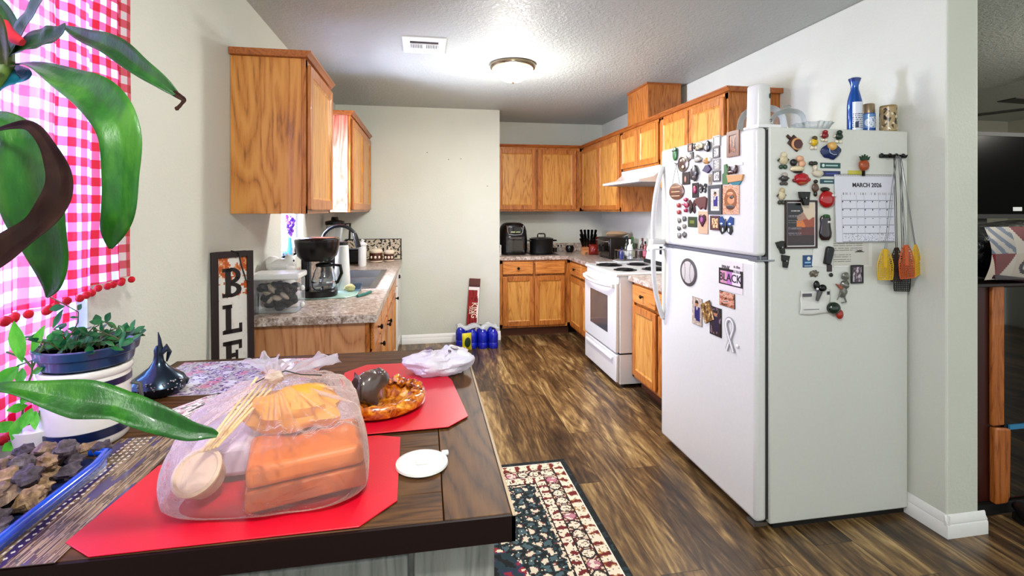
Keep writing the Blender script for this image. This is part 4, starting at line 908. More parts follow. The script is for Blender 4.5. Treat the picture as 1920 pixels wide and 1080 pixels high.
for i in range(5):
    o = MB().box(-.0022, .0022, -.085, .085, 0, .002).build('chopstick', plain('#e2c78e', .5)); o.location = (BGX-.078+.008*i, BGY-.005+.002*i, BZ+.125); o.rotation_euler = (R(24), 0, R(-14-3*i))
    tag(o, 'pale wooden utensils bundled under the film, left of the knot', 'utensil', 'wooden utensils in the takeout bag')
# ------------------------------------------------------------------ bird, crock, bowl plant
t = thing('bird_figurine', 'dark metallic bird figurine with an upright neck beside the crock', 'figurine', (-.695, 1.455, TT+.001), R(15))
MET = plain('#3d4a58', .22, .85)
mb = MB(); prof = [(.0, 0), (.035, 0), (.052, .012), (.058, .028), (.050, .046), (.034, .060), (.019, .074), (.011, .088), (.009, .105), (.0095, .118), (.006, .128), (0, .131)]
mb.lathe(prof, n=30, sx=1.15); mb.build('body', MET, t)
MB().tube([(.004, 0, .122), (.002, 0, .145), (-.001, 0, .165)], [.006, .004, .001], 8).tube([(.0, 0, .10), (.02, 0, .125), (.024, 0, .11), (.018, 0, .085)], [.006, .008, .006, .002], 8).build('head', MET, t)
MB().prism([(.045, .01), (.066, .022), (.07, .032), (.045, .04)], -.012, .012).build('tail', MET, t, bev=.004)
for i in range(24):
    pass
mb = MB()
random.seed(5)
for i in range(40):
    a = R(-80)+R(random.uniform(-45, 55)); z = random.uniform(.022, .045); r = .056-.9*(z-.028)**2*12
    mb.ball((r*1.15*math.cos(a), r*math.sin(a), z), .0024, n=6, m=4)
mb.build('studs', M_CHROME, t)
CX, CY = -.708, 1.195
t = thing('stoneware_crock', 'white stoneware crock with blue bands holding the bowl plant', 'crock', (CX, CY, TT+.001)); t.scale = (.88, .88, .90)
M_ST = plain('#dedbd6', .3, coat=.4); NAVY = plain('#14264e', .3, coat=.4)
def band(r, z0, z1): return [(r, z0), (r, z1)]
MB().lathe([(0, 0), (.075, 0), (.082, .008), (.084, .03), (.086, .145), (.084, .158), (.089, .163), (.091, .172), (.088, .178), (.08, .178), (.078, .15), (.072, .02), (0, .02)], n=56).build('crock', M_ST, t)
for z0, z1 in ((.022, .043), (.135, .150)): MB().lathe([(.0848, z0), (.0868, z1)] if z0 < .1 else [(.0868, z0), (.0866, z1)], n=56).build('blue_band', NAVY, t)
MB().tube([(.086, .02, .125), (.105, .02, .12), (.108, .02, .09), (.086, .02, .08)], .005, 8).build('lug', plain('#5a5a5c', .4), t)
t = thing('bowl_plant', 'trailing leafy houseplant in a dark teal bowl on top of the crock', 'plant', (CX+.002, CY, TT+.1625)); t.scale = (.9, .9, .9)
TEAL = plain('#10466c', .3, coat=.4)
MB().lathe([(0, 0), (.078, 0), (.087, .006), (.090, .026), (.097, .030), (.100, .048), (.094, .050), (.088, .034), (0, .034)], n=48).build('bowl', TEAL, t)
MB().lathe([(.0, .036), (.088, .036)], n=32).build('soil', plain('#2c2018', .95), t)
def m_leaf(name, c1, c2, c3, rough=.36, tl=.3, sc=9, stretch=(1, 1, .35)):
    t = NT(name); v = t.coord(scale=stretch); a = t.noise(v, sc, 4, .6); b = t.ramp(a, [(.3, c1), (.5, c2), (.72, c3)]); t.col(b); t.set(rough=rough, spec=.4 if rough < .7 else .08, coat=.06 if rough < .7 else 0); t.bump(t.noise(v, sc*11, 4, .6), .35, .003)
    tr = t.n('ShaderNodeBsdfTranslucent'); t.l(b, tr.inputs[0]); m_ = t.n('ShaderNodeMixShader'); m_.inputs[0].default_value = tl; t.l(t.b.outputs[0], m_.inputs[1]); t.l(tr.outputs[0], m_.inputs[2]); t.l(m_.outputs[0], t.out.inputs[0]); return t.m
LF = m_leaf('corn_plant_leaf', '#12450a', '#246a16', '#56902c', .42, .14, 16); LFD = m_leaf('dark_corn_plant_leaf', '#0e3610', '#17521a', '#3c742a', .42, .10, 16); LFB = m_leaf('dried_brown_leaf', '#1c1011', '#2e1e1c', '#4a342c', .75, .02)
LS = m_leaf('small_leaf', '#1f5a35', '#2f8048', '#5aa65a', .4, .4, 30); LP = m_leaf('pale_leaf', '#3fa82c', '#66cf3a', '#9aea6a', .4, .5, 30)
def strap(mb, pts, nrm, fold=.25, n=40, und=0, seed=0):
    """leaf blade: pts = (position, half width); smooth spline through them; nrm = facing direction"""
    P = [Vector(p[0]) for p in pts]; Wd = [p[1] for p in pts]; nr = nrm if isinstance(nrm, list) else [nrm]*len(P); nr = [Vector(q).normalized() for q in nr]
    def cat(A, s_, i, u):
        g = lambda j: A[max(0, min(len(A)-1, j))]
        p0, p1, p2, p3 = g(i-1), g(i), g(i+1), g(i+2)
        return .5*((2*p1)+(p2-p0)*u+(2*p0-5*p1+4*p2-p3)*u*u+(3*p1-p0-3*p2+p3)*u*u*u)
    L = []
    for k in range(n+1):
        x = k/n*(len(P)-1); i = min(int(x), len(P)-2); u = x-i; L.append((cat(P, 0, i, u), max(.0006, cat(Wd, 0, i, u)), (nr[i]*(1-u)+nr[i+1]*u).normalized()))
    vs = []; cs = (-1, -.66, -.33, -.08, 0, .08, .33, .66, 1)
    for k, (p, w, q) in enumerate(L):
        tg = (L[min(k+1, n)][0]-L[max(k-1, 0)][0]).normalized(); sd = tg.cross(q).normalized(); up = sd.cross(tg).normalized()
        for c in cs: vs.append(p+sd*c*w+up*(abs(c)**1.3*w*fold+und*w*math.sin(k*.55+c*2+seed)*abs(c)))
    m_ = len(cs); mb.add(vs, [(k*m_+j, k*m_+j+1, (k+1)*m_+j+1, (k+1)*m_+j) for k in range(n) for j in range(m_-1)])
def small_leaf(mb, p, d, ln, w, up=(0, 0, 1)):
    p = Vector(p); d = Vector(d).normalized(); strap(mb, [(p, .0008), (p+d*ln*.3, w*.8), (p+d*ln*.6, w), (p+d*ln*.85, w*.5), (p+d*ln, .0006)], up, .2, 8)
random.seed(11)
st = MB(); lf = MB()
for i in range(26):
    a = random.uniform(0, 2*PI); r0 = random.uniform(.01, .075); p = Vector((r0*math.cos(a), r0*math.sin(a), .036)); pts = [p.copy()]; d = Vector((math.cos(a)*.5, math.sin(a)*.5, 1)).normalized()
    for k in range(5):
        d = (d+Vector((random.uniform(-.5, .5), random.uniform(-.5, .5), -.28))).normalized(); p = p+d*.013; 
        if p.z < .045: p.z = .045
        pts.append(p.copy()); 
        small_leaf(lf, p, (random.uniform(-1, 1), random.uniform(-1, 1), random.uniform(.0, .7)), random.uniform(.018, .03), random.uniform(.006, .009), (random.uniform(-.4, .4), -.6, .8))
    st.tube(pts, .0013, 5)
# longer runners as in the photograph
def Q(px, py, Y): return atY(px, py, Y)
base_ = Vector((CX+.002, CY, TT+.1625))
def runner(pix, Y, leaves):
    pts = [(Q(x, y, Y)-base_)/.9 for x, y in pix]; st.tube(pts, .0014, 5)
    for (x, y, dx, dz, ln, w) in leaves: small_leaf(lf, (Q(x, y, Y)-base_)/.9, (dx, -.15, dz), ln, w, (0, -1, .3))
runner([(115, 660), (128, 635), (146, 605), (147, 585), (120, 570), (92, 556)], 1.17, [(146, 582, .5, .8, .018, .006), (122, 574, -1, -.2, .03, .008), (118, 580, -.4, -1, .045, .007), (146, 595, -1, .1, .016, .003), (135, 625, -.6, -.8, .03, .005)])
runner([(150, 640), (180, 618), (205, 628), (222, 635), (228, 648)], 1.18, [(215, 628, .9, .6, .02, .007), (228, 645, 1, .4, .022, .009), (235, 640, .9, .1, .02, .008)])
runner([(160, 650), (195, 630), (225, 618), (205, 608), (195, 603)], 1.19, [(198, 605, .5, 1, .028, .008), (196, 604, -1, .1, .03, .007), (180, 625, .0, .6, .016, .005)])
st.build('stem', plain('#5a5a30', .6), t); lf.build('foliage', LS, t, ang=180)
# vines spilling to the left of the crock
t = thing('trailing_plant', 'bright green backlit plant spilling at the left frame edge by the curtain', 'plant', (-.775, 1.16, TT+.02))
base_ = Vector((-.775, 1.16, TT+.02)); st = MB(); lf = MB(); Yv = 1.14
def vine(pix, Y): st.tube([Q(x, y, Y)-base_ for x, y in pix], .002, 5)
vine([(30, 862), (40, 800), (45, 740), (60, 700), (60, 676), (35, 685), (-10, 720)], Yv); vine([(60, 690), (45, 672), (12, 660)], Yv); vine([(60, 690), (75, 660), (85, 640)], Yv); vine([(40, 800), (70, 790), (75, 770)], Yv)
for (x, y, x2, y2, w) in ((42, 680, 26, 602, 12), (58, 662, 84, 610, 8), (36, 686, -6, 722, 13), (42, 690, 38, 722, 8), (60, 700, 80, 690, 6), (40, 780, 22, 826, 9), (60, 765, 40, 805, 10), (52, 760, 12, 770, 8), (66, 770, 66, 806, 7), (40, 752, 70, 742, 6), (24, 790, -4, 812, 12), (30, 830, 4, 846, 9), (56, 735, 40, 760, 7)):
    a = Q(x, y, Yv)-base_; b = Q(x2, y2, Yv-.02)-base_; small_leaf(lf, a, b-a, (b-a).length, w*.0011, (0.2, -1, .3))
MB().lathe([(0, -.018), (.035, -.018), (.042, .03), (0, .03)], (0, 0, 0), 20).build('pot', M_ST, t)
st.build('stem', plain('#5c7a38', .6), t); lf.build('foliage', LP, t, ang=180)
# ------------------------------------------------------------------ rock tray
t = thing('rock_tray', 'shallow blue-rimmed tray full of rocks at the near left corner', 'tray', (-.688, .915, TT+.002), R(0))
BLU = plain('#1257c4', .15, coat=.5); tw, tl_ = .085, .20
mb = MB(); mb.prism([(-.075, -.19), (.085, -.19), (.085, .15), (.05, .175), (-.075, .19)], 0, .004, 'z'); mb.build('base', plain('#20305a', .5), t)
mb = MB(); mb.tube([(.092, -.19, .016), (.092, -.05, .018), (.092, .11, .018), (.082, .165, .018), (.0, .19, .016), (-.075, .20, .015)], .0085, 10); mb.build('rim', BLU, t)
MB().prism([(.078, -.19), (.09, -.19), (.09, .15), (.078, .15)], 0, .016, 'z').build('side', BLU, t)
random.seed(21); 
def m_rock(nm, a, b, c):
    t = NT(nm); v = t.coord(); f = t.noise(v, 55, 6, .65, .5); t.col(t.ramp(f, [(.32, a), (.5, b), (.7, c)])); t.bump(f, .9, .004); t.set(rough=.7); return t.m
RK = [m_rock('rock_brown', '#4a3a38', '#7d6658', '#b09880'), m_rock('rock_grey', '#3c3438', '#62565a', '#8f8688'), m_rock('rock_tan', '#5c4838', '#947858', '#c4a888'), m_rock('rock_dark', '#2f2a30', '#524650', '#7a6a6c')]
def hit(x, y): return None
k = 0
spots = []
for row in range(9):
    for c in range(5):
        spots.append((-.752+c*.033+(row % 2)*.014+random.uniform(-.007, .007), .758+row*.041+random.uniform(-.007, .007), 0))
spots += [(-.72+.035*(i % 3)+random.uniform(-.008, .008), .80+.05*(i//3), 1) for i in range(18)]
for (x, y, lay) in spots:
    if x > -.614: continue
    if y > 1.09 and x < -.70: continue
    r = random.uniform(.016, .023); mb = MB().ball((0, 0, 0), r, r*random.uniform(.7, .95), r*random.uniform(.6, .8), 14, 10, .55, k)
    o = mb.build('rock', RK[k % 4], ang=22); o.location = (x, y, TT+.024+lay*.022); o.rotation_euler = (random.uniform(-.4, .4), random.uniform(-.4, .4), random.uniform(0, 6))
    tag(o, 'rough brown-grey rock in the blue-rimmed tray', 'rock', 'rocks in the blue-rimmed tray'); k += 1
# ------------------------------------------------------------------ corn plant reaching in from the left
t = thing('corn_plant', 'large corn plant with arching strap leaves in front of the gingham curtain', 'plant', (-.66, .45, 0)); CP = Vector((-.66, .45, 0))
MB().lathe([(0, 0), (.12, 0), (.15, .26), (.155, .28), (.14, .28), (.13, .25), (0, .25)], n=32).build('pot', plain('#7a3f28', .6), t)
MB().lathe([(0, .255), (.128, .255)], n=24).build('soil', plain('#2c2018', .95), t)
cr = Q(8, 118, .98)
MB().tube([(0, 0, .25), Vector((-.10, .05, .8)), Vector((-.16, .25, 1.25)), cr-CP+Vector((-.03, -.04, -.12)), cr-CP+Vector((0, 0, .0)), cr-CP+Vector((.004, 0, .06))], [.018, .018, .017, .016, .014, .010], 12).build('stem', m_leaf('green_stem', '#3c5a24', '#56702e', '#7d8c44', .5, .05), t)
def leaf(pix, mat, nrm=(0, -1, .2), fold=.25, und=.05, nm='leaf', seed=0):
    """pix: (px, py, Y, half width in px) -> real 3-D blade"""
    pts = []
    for x, y, Y, w in pix:
        p = Q(x, y, Y); z = p.x*_s+p.y*_c; pts.append((p-CP, w*z/FPX))
    mb = MB(); strap(mb, pts, nrm, fold, 56, und, seed); mb.build(nm, mat, t, ang=180, thick=.0008)
leaf([(0, 125, 1.0, 6), (60, 122, .97, 14), (130, 152, .93, 30), (192, 190, .90, 38), (226, 250, .88, 34), (228, 330, .88, 28), (224, 395, .88, 26), (213, 435, .89, 19), (207, 466, .90, 3)], LF, [(0, -.3, 1), (0, -.5, 1), (.1, -.9, .7), (.2, -1, .3), (.3, -1, 0), (.3, -1, 0), (.3, -1, 0), (.3, -1, 0), (.3, -1, 0)], .28, .04)
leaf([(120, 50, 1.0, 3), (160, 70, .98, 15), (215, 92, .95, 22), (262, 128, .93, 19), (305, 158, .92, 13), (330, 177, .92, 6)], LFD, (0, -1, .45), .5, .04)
leaf([(322, 172, .92, 6), (338, 182, .92, 5), (345, 188, .92, 4), (338, 198, .92, 3), (332, 204, .92, 4), (330, 207, .92, .5)], LFB, (0, -1, .1), .3, .2, 'dry_tip')
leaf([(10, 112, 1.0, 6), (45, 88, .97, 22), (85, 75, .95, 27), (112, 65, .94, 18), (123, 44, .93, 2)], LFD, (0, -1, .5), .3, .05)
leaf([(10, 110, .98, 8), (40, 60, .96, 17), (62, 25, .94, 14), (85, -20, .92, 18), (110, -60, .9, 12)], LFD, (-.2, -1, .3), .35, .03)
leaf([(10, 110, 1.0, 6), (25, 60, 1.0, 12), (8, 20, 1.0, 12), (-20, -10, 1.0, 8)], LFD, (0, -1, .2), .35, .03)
leaf([(8, 120, .95, 5), (2, 80, .90, 10), (-6, 40, .86, 10), (-30, 0, .82, 8)], m_leaf('olive_leaf_base', '#3c5a24', '#5c7434', '#8a9a58', .4, .1), (.6, -1, 0), .4, 0)
leaf([(0, 115, 1.02, 6), (40, 142, .99, 17), (20, 150, .98, 22), (-30, 170, .97, 20)], m_leaf('teal_backlit_leaf', '#0f4a58', '#1c6f84', '#4aa0b8', .3, .3), (0, -1, .6), .3, .05)  # backlit copy of the leaf: bluish light from behind put into its colour
leaf([(-40, 215, .88, 8), (8, 222, .87, 16), (45, 268, .86, 34), (58, 340, .86, 50), (72, 410, .87, 46), (94, 480, .88, 32), (98, 530, .89, 18), (88, 558, .9, 2)], LF, [(0, -.6, 1), (0, -.8, .8), (0, -1, .3), (.1, -1, 0), (.1, -1, 0), (.1, -1, 0), (.1, -1, 0), (.1, -1, 0)], .22, .04, seed=2)
leaf([(-30, 255, .84, 6), (20, 238, .83, 6), (62, 238, .82, 10), (92, 275, .81, 13), (112, 325, .80, 18), (108, 370, .79, 22), (78, 418, .78, 22), (25, 462, .76, 26), (-30, 505, .75, 24)], LFB, [(0, -.6, 1), (0, -1, .3), (0, -1, 0), (.2, -1, 0), (.4, -1, 0), (.4, -1, 0), (.2, -1, .2), (0, -1, .3), (0, -1, .3)], .5, .12, 'dried_leaf', seed=4)
leaf([(-60, 735, .72, 10), (10, 728, .72, 13), (90, 740, .73, 26), (160, 752, .735, 36), (225, 765, .74, 30), (300, 788, .745, 24), (355, 808, .75, 17), (392, 812, .755, 10), (408, 816, .757, 4)], LF, [(0, -.3, 1), (0, -.5, 1), (0, -.7, .8), (0, -.8, .7), (0, -.5, .9), (0, -.9, .5), (0, -.9, .4), (0, -.9, .4), (0, -.9, .4)], .3, .04, seed=7)
MB().tube([Q(8, 42, .95)-CP, Q(18, 62, .94)-CP, Q(30, 74, .93)-CP, Q(42, 80, .93)-CP], [.006, .008, .009, .006], 10).build('red_ribbon', plain('#b01830', .8), t)
# ------------------------------------------------------------------ gingham curtains
def m_gingham():
    t = NT('red_gingham_cotton'); uv = t.n('ShaderNodeUVMap', uv_map='UVMap'); sp = t.n('ShaderNodeSeparateXYZ'); t.l(uv.outputs[0], sp.inputs[0])
    a = t.math('LESS_THAN', t.math('FRACT', t.math('DIVIDE', sp.outputs[0], .040)), .5); b = t.math('LESS_THAN', t.math('FRACT', t.math('DIVIDE', sp.outputs[1], .046)), .5)
    s_ = t.math('MULTIPLY', t.math('ADD', a, b), .5); c = t.ramp(s_, [(0, '#f2eef0'), (.5, '#e8647e'), (1, '#c8102c')], 'CONSTANT'); c.node.color_ramp.elements[1].position = .3; c.node.color_ramp.elements[2].position = .8
    t.col(c); t.set(rough=.9, spec=.1); tl = t.n('ShaderNodeBsdfTranslucent'); t.l(c, tl.inputs[0]); m_ = t.n('ShaderNodeMixShader'); m_.inputs[0].default_value = .6
    t.l(t.b.outputs[0], m_.inputs[1]); t.l(tl.outputs[0], m_.inputs[2]); tr = t.n('ShaderNodeBsdfTransparent'); m2 = t.n('ShaderNodeMixShader'); m2.inputs[0].default_value = .10; t.l(m_.outputs[0], m2.inputs[1]); t.l(tr.outputs[0], m2.inputs[2]); t.l(m2.outputs[0], t.out.inputs[0]); return t.m
M_GING = m_gingham(); POM = plain('#c00f26', .95)
def curtain(name, label, y0, y1, z0, z1, x, waves, amp, zfn=None, ph=0):
    t = thing(name, label, 'curtain', (x, (y0+y1)/2, z1)); yc = (y0+y1)/2
    nx, nz = 160, 24; vs = []; uvs = []; arc = 0; prev = None; cols = []
    for i in range(nx+1):
        u = i/nx; y = y0+(y1-y0)*u-yc; xx = amp*math.sin(u*waves*2*PI+ph)+amp*.5*math.sin(u*waves*4.3*PI+1)
        if prev: arc += math.hypot(y-prev[0], xx-prev[1])
        prev = (y, xx); cols.append((y, xx, arc))
    for j in range(nz+1):
        v = j/nz
        for (y, xx, ar) in cols:
            zb = z0+(zfn((y+yc)) if zfn else 0)-z1; k = .45+.55*v; vs.append((xx*k+.004*noise.noise(Vector((y*6, v*5, ph))), y, zb*v)); uvs.append((ar, -(vs[-1][2])))
    fs = [(j*(nx+1)+i, j*(nx+1)+i+1, (j+1)*(nx+1)+i+1, (j+1)*(nx+1)+i) for j in range(nz) for i in range(nx)]
    me = bpy.data.meshes.new('panel'); me.from_pydata(vs, [], fs); ul = me.uv_layers.new(name='UVMap')
    for lp in me.loops: ul.data[lp.index].uv = uvs[lp.vertex_index]
    me.polygons.foreach_set('use_smooth', [True]*len(fs)); me.materials.append(M_GING); o = bpy.data.objects.new('fabric', me); C.objects.link(o); o.parent = t
    mb = MB(); n = int((y1-y0)/.023)
    for i in range(n+1):
        q = vs[nz*(nx+1)+min(nx, int(i*nx/n))]; mb.ball((q[0]+.003, q[1], q[2]-.010), .0095, n=8, m=6)
    mb.build('pompom_trim', POM, t); return t
curtain('gingham_curtain', 'red gingham curtain panel with pompom hem across the upper window', .50, 1.615, 1.175, 2.22, -.845, 9, .012, zfn=lambda y: .012*math.sin((y-1.4)*9)+.02)
curtain('gingham_curtain', 'lower red gingham cafe curtain behind the houseplants', .50, 1.43, .93, 1.19, -.874, 8, .005, ph=2)
MB().tube([(-.845, .45, 2.225), (-.845, 1.66, 2.225)], .008, 10).build('curtain_rod', M_WHITE); o = bpy.data.objects['curtain_rod']; tag(o, 'white rod carrying the gingham curtain', 'curtain rod')
for y in (.46, 1.64): MB().box(XL, -.845, y-.006, y+.006, 2.218, 2.232).build('bracket', M_WHITE, o)
# ------------------------------------------------------------------ on top of the fridge
FZ = FH+.0006
t = thing('air_freshener', 'white plastic automatic air freshener standing on the fridge front', 'air freshener', (1.495, 2.03, FZ), R(10))
MB().prism(rr(1, .058, .052, 28, 3.5), 0, .014, 'z').build('foot', M_WHITE, t, bev=.003)
mb = MB(); rs = [[(x, y, z) for x, y in rr(k, .044, .042, 28, 3.2)] for k, z in ((1.08, .014), (1.0, .06), (.95, .16), (.93, .195), (.80, .203), (.3, .206))]
nn = 28; mb.add([p for r_ in rs for p in r_], [(i*nn+k, i*nn+(k+1) % nn, (i+1)*nn+(k+1) % nn, (i+1)*nn+k) for i in range(len(rs)-1) for k in range(nn)]+[tuple(range((len(rs)-1)*nn, len(rs)*nn))]); mb.build('housing', M_WHITE, t, ang=50)
MB().ball((.022, -.043, .15), .004, .003, .012).build('nozzle', M_BLKM, t); MB().ball((.027, -.044, .04), .006, .003, .008).build('button', M_STEEL, t)
M_DOME = m_clear('dome_glass', '#cfd4d2', .03, .05)
def dome(label, loc, r, h):
    t = thing('glass_dome', label, 'glass dome', loc)
    pr = [(r, .002), (r*1.0, h*.25), (r*.93, h*.6), (r*.7, h*.82), (r*.3, h*.9), (r*.1, h*.92)]
    MB().lathe([(r, .002), (r, h*.2), (r*.985, h*.4), (r*.93, h*.58), (r*.8, h*.72), (r*.6, h*.81), (r*.3, h*.87), (0, h*.885)], n=48).build('dome', M_DOME, t); MB().lathe([(.006, h*.885), (.018, h*.95), (.014, h), (0, h)], n=20).build('knob', M_DOME, t); return t
dome('low clear glass cake dome right of the white air freshener', (1.70, 2.10, FZ), .080, .135)
dome('tall clear glass dome standing behind the white air freshener', (1.80, 2.42, FZ), .125, .235)
t = thing('crystal_bowl', 'cut crystal bowl on top of the fridge', 'bowl', (1.79, 2.05, FZ))
mb = MB(); n = 40; rs = [(.05, 0), (.062, .006), (.075, .03), (.085, .040), (.080, .040), (.070, .028), (.05, .008), (.0, .007)]
vs = []
for r, z in rs:
    for k in range(n): q = 1+(.04 if k % 2 else -.02)*(1 if r > .06 else .3); a = 2*PI*k/n; vs.append((r*q*math.cos(a), r*q*math.sin(a), z+(.004 if (k % 4 == 0 and r > .078) else 0)))
mb.add(vs, [(i*n+k, i*n+(k+1) % n, (i+1)*n+(k+1) % n, (i+1)*n+k) for i in range(len(rs)-1) for k in range(n)]); mb.build('bowl', m_clear('cut_crystal', '#e4e8e8', .32, .08), t, smooth=False)
def spirallabel(seed, ink, paper):
    return lambda u, v: ink if (int(v*34) % 2 == 0 and noise.noise(Vector((u*40, int(v*34)*3.1, seed))) > -.1 and .1 < v < .75) else paper
def cyl_print(parent, r, z0, z1, fn, a0=-PI, a1=PI, nx=90, ny=60, nm='printed_label'):
    o = painted(nm, 1, 1, nx, ny, fn, M_PRINT, parent)
    for v in o.data.vertices: a = a0+(v.co.x+.5)*(a1-a0); z = z0+(v.co.z+.5)*(z1-z0); v.co = (r*math.sin(a), -r*math.cos(a), z)
    return o
t = thing('spray_bottle', 'blue-topped aerosol air freshener bottle with white back label', 'spray bottle', (2.03, 2.06, FZ+.001), R(8)); t.scale = (1, 1, 1.07)
DB = plain('#0c5fae', .15, .3, coat=.5)
MB().lathe([(0, 0), (.030, 0), (.032, .006), (.032, .125), (.030, .15), (.024, .175), (.017, .198), (.016, .215), (.022, .235), (.0, .236)], n=32).build('body', DB, t)
MB().lathe([(.0222, .234), (.027, .248), (.020, .252), (.0, .244)], n=24).build('nozzle_cap', plain('#0d3f8a', .25, coat=.5), t)
cyl_print(t, .0325, .012, .14, lambda u, v: '#2a3560' if (.1 < v < .62 and int(v*30) % 2 and noise.noise(Vector((u*60, int(v*30)*2.3, 1))) > -.1) or (.12 < u < .3 and .1 < v < .3) else '#dfe4ee', -1.2, 1.5)
t = thing('aerosol_can', 'short blue aerosol can with metallic beige cap', 'can', (2.103, 2.055, FZ+.001))
MB().lathe([(0, 0), (.026, 0), (.0275, .004), (.0275, .098), (.024, .104), (0, .104)], n=28).build('body', plain('#4a78b8', .3, .2), t)
MB().lathe([(.0262, .098), (.0245, .142), (.022, .146), (0, .146)], n=28).build('cap', plain('#a8957c', .3, .6), t)
cyl_print(t, .0279, .006, .095, lambda u, v: '#e4eaf4' if ((u-.5)*2.6)**2+((v-.55)*2)**2 < .35 and noise.noise(Vector((u*22, v*14, 1))) < .2 else ('#3a68b4' if v < .25 else '#7ea4d4'))
t = thing('printed_mug', 'brown and gold mug with a figure print, at the back corner of the fridge', 'mug', (2.165-.013, 2.005+.10, FZ+.001), R(180+20)); t.location = (2.143, 1.99, FZ+.001); t.scale = (.95, .95, 1.12)
MB().lathe([(0, 0), (.034, 0), (.036, .004), (.036, .108), (.034, .112), (.032, .108), (.031, .01), (0, .01)], n=30).build('body', plain('#a89468', .3, .4), t)
MB().tube([(.034, 0, .09), (.055, 0, .085), (.06, 0, .06), (.052, 0, .03), (.034, 0, .026)], .005, 8).build('handle', plain('#8f7c56', .35, .4), t)
cyl_print(t, .0364, .006, .104, lambda u, v: '#3a2a22' if noise.noise(Vector((u*14, v*5, 1))) > .22 else ('#e4dccb' if noise.noise(Vector((u*20, v*8, 4))) > .3 else '#b09c74'))
# ------------------------------------------------------------------ magnets: helpers
SYP = FY0-.0005; DXP = DX-.0005
def smag(x0, y0, x1, y1, name, label, cat='magnet'):
    "thing on the fridge side; returns (empty, width, height) from its box in the photograph"
    a = atY(x0, y0, SYP); b = atY(x1, y1, SYP); xm = (x0+x1)/2; ym = (y0+y1)/2; c = atY(xm, ym, SYP)
    return thing(name, label, cat, tuple(c)), abs(b.x-a.x), abs(atY(xm, y0, SYP).z-atY(xm, y1, SYP).z)
def dmag(x0, y0, x1, y1, name, label, cat='magnet'):
    xm = (x0+x1)/2; ym = (y0+y1)/2; a = atX(x0, ym, DXP); b = atX(x1, ym, DXP); c = atX(xm, ym, DXP)
    return thing(name, label, cat, tuple(c), -PI/2), abs(b.y-a.y), abs(atX(xm, y0, DXP).z-atX(xm, y1, DXP).z)
def zs(z1, sc, ox, oy): return tuple((v/sc+(ox if i % 2 == 0 else oy)) for i, v in enumerate(z1))
D1 = lambda *b: zs(b, 4.32, 1220, 230); D2 = lambda *b: zs(b, 4.0, 1220, 450); S1 = lambda *b: zs(b, 4.909, 1440, 230); S2 = lambda *b: zs(b, 4.909, 1440, 400)
def card(t, w, h, col, name='card', th=.003, bev=.001, y=0, c=(0, 0)): return MB().box(c[0]-w/2, c[0]+w/2, y-th, y, c[1]-h/2, c[1]+h/2).build(name, col if not isinstance(col, str) else plain(col, .35), t, bev=bev)
def blob(t, col, parts, name='body', jit=0):
    mb = MB()
    for (x, z, rx, rz, d) in parts: mb.ball((x, -d*.5, z), rx, d*.55, rz, 14, 8, jit, rx*100)
    return mb.build(name, plain(col, .35, coat=.2), t)
def photo(t, w, h, pal, seed, y=-.0033, f=9):
    n = lambda u, v: noise.noise(Vector((u*f*.5, v*f*.5, seed)))+.4*noise.noise(Vector((u*f*1.6, v*f*1.6, seed+9)))
    def fn(u, v): q = n(u, v); k = int((q+.75)/1.5*len(pal)); return pal[max(0, min(len(pal)-1, k))]
    return painted('picture', w, h, 22, 26, fn, M_PRINT, t, y=y)
def framed(mk, box, nm, label, fcol, pal, seed, fw=.16, cat='magnet'):
    t, w, h = mk(*box, nm, label, cat); k = min(w, h)*fw
    MB().box(-w/2, -w/2+k, -.006, 0, -h/2, h/2).box(w/2-k, w/2, -.006, 0, -h/2, h/2).box(-w/2+k, w/2-k, -.006, 0, -h/2, -h/2+k).box(-w/2+k, w/2-k, -.006, 0, h/2-k, h/2).build('frame', plain(fcol, .4), t, bev=.0006)
    card(t, w-2*k, h-2*k, '#8a8078', 'backing', .002, 0); photo(t, w-2*k, h-2*k, pal, seed); return t, w, h
# --- freezer door
t, w, h = dmag(*D1(183, 195, 228, 310), 'pickle_magnet', 'green pickle-shaped magnet at the top left of the freezer door')
blob(t, '#2f7a35', [(0, 0, w*.42, h*.5, .014)]); blob(t, '#2a5a30', [(0, h*.22, w*.5, h*.08, .018)], 'hat')
t, w, h = dmag(*D1(155, 488, 272, 625), 'round_wooden_sign', 'round brown wooden sign hanging by strings from a small hook', 'sign')
R_ = h/2; MB().lathe([(R_*w/h, 0), (R_*w/h, -.006), (R_*w/h*.93, -.008), (0, -.008)], n=32, axis='y', sy=h/w).build('disc', m_oak('sign_wood', 'x', '#8a5c3c', '#6a4228', '#3c2416', 1.2), t)
for k in (-.3, -.05, .22): MB().box(-w*.3, w*.28, -.0095, -.0075, h*k, h*(k+.06)).build('lettering_band', plain('#c0a080', .6), t)
hk = (atX(1264, 308, DXP)-Vector(t.location)); top = hk.z
MB().tube([(-w*.28, -.004, h*.42), (0, -.004, top), (w*.22, -.004, h*.44)], .0012, 6).build('string', M_DKMETAL, t)
MB().tube([(-.02, -.004, top+.006), (-.005, -.006, top), (.012, -.006, top-.002), (.02, -.004, top+.004)], .0022, 6).build('hook', M_DKMETAL, t)
t, w, h = dmag(*D1(225, 265, 310, 400), 'oval_plate_magnet', 'oval bronze and silver plate magnet')
MB().lathe([(.5, 0), (.5, -.006), (.40, -.010), (.36, -.006), (0, -.005)], n=32, axis='y').xf(Matrix.Diagonal((w, 1, h, 1))).build('rim', plain('#8f8474', .3, .7), t)
MB().ball((0, -.006, 0), w*.34, .004, h*.36).build('scene', plain('#5a3020', .3), t); MB().ball((w*.08, -.01, -h*.2), w*.12, .003, h*.1).ball((-w*.1, -.01, h*.2), w*.1, .003, h*.08).build('relief', plain('#d8ccb8', .3), t)
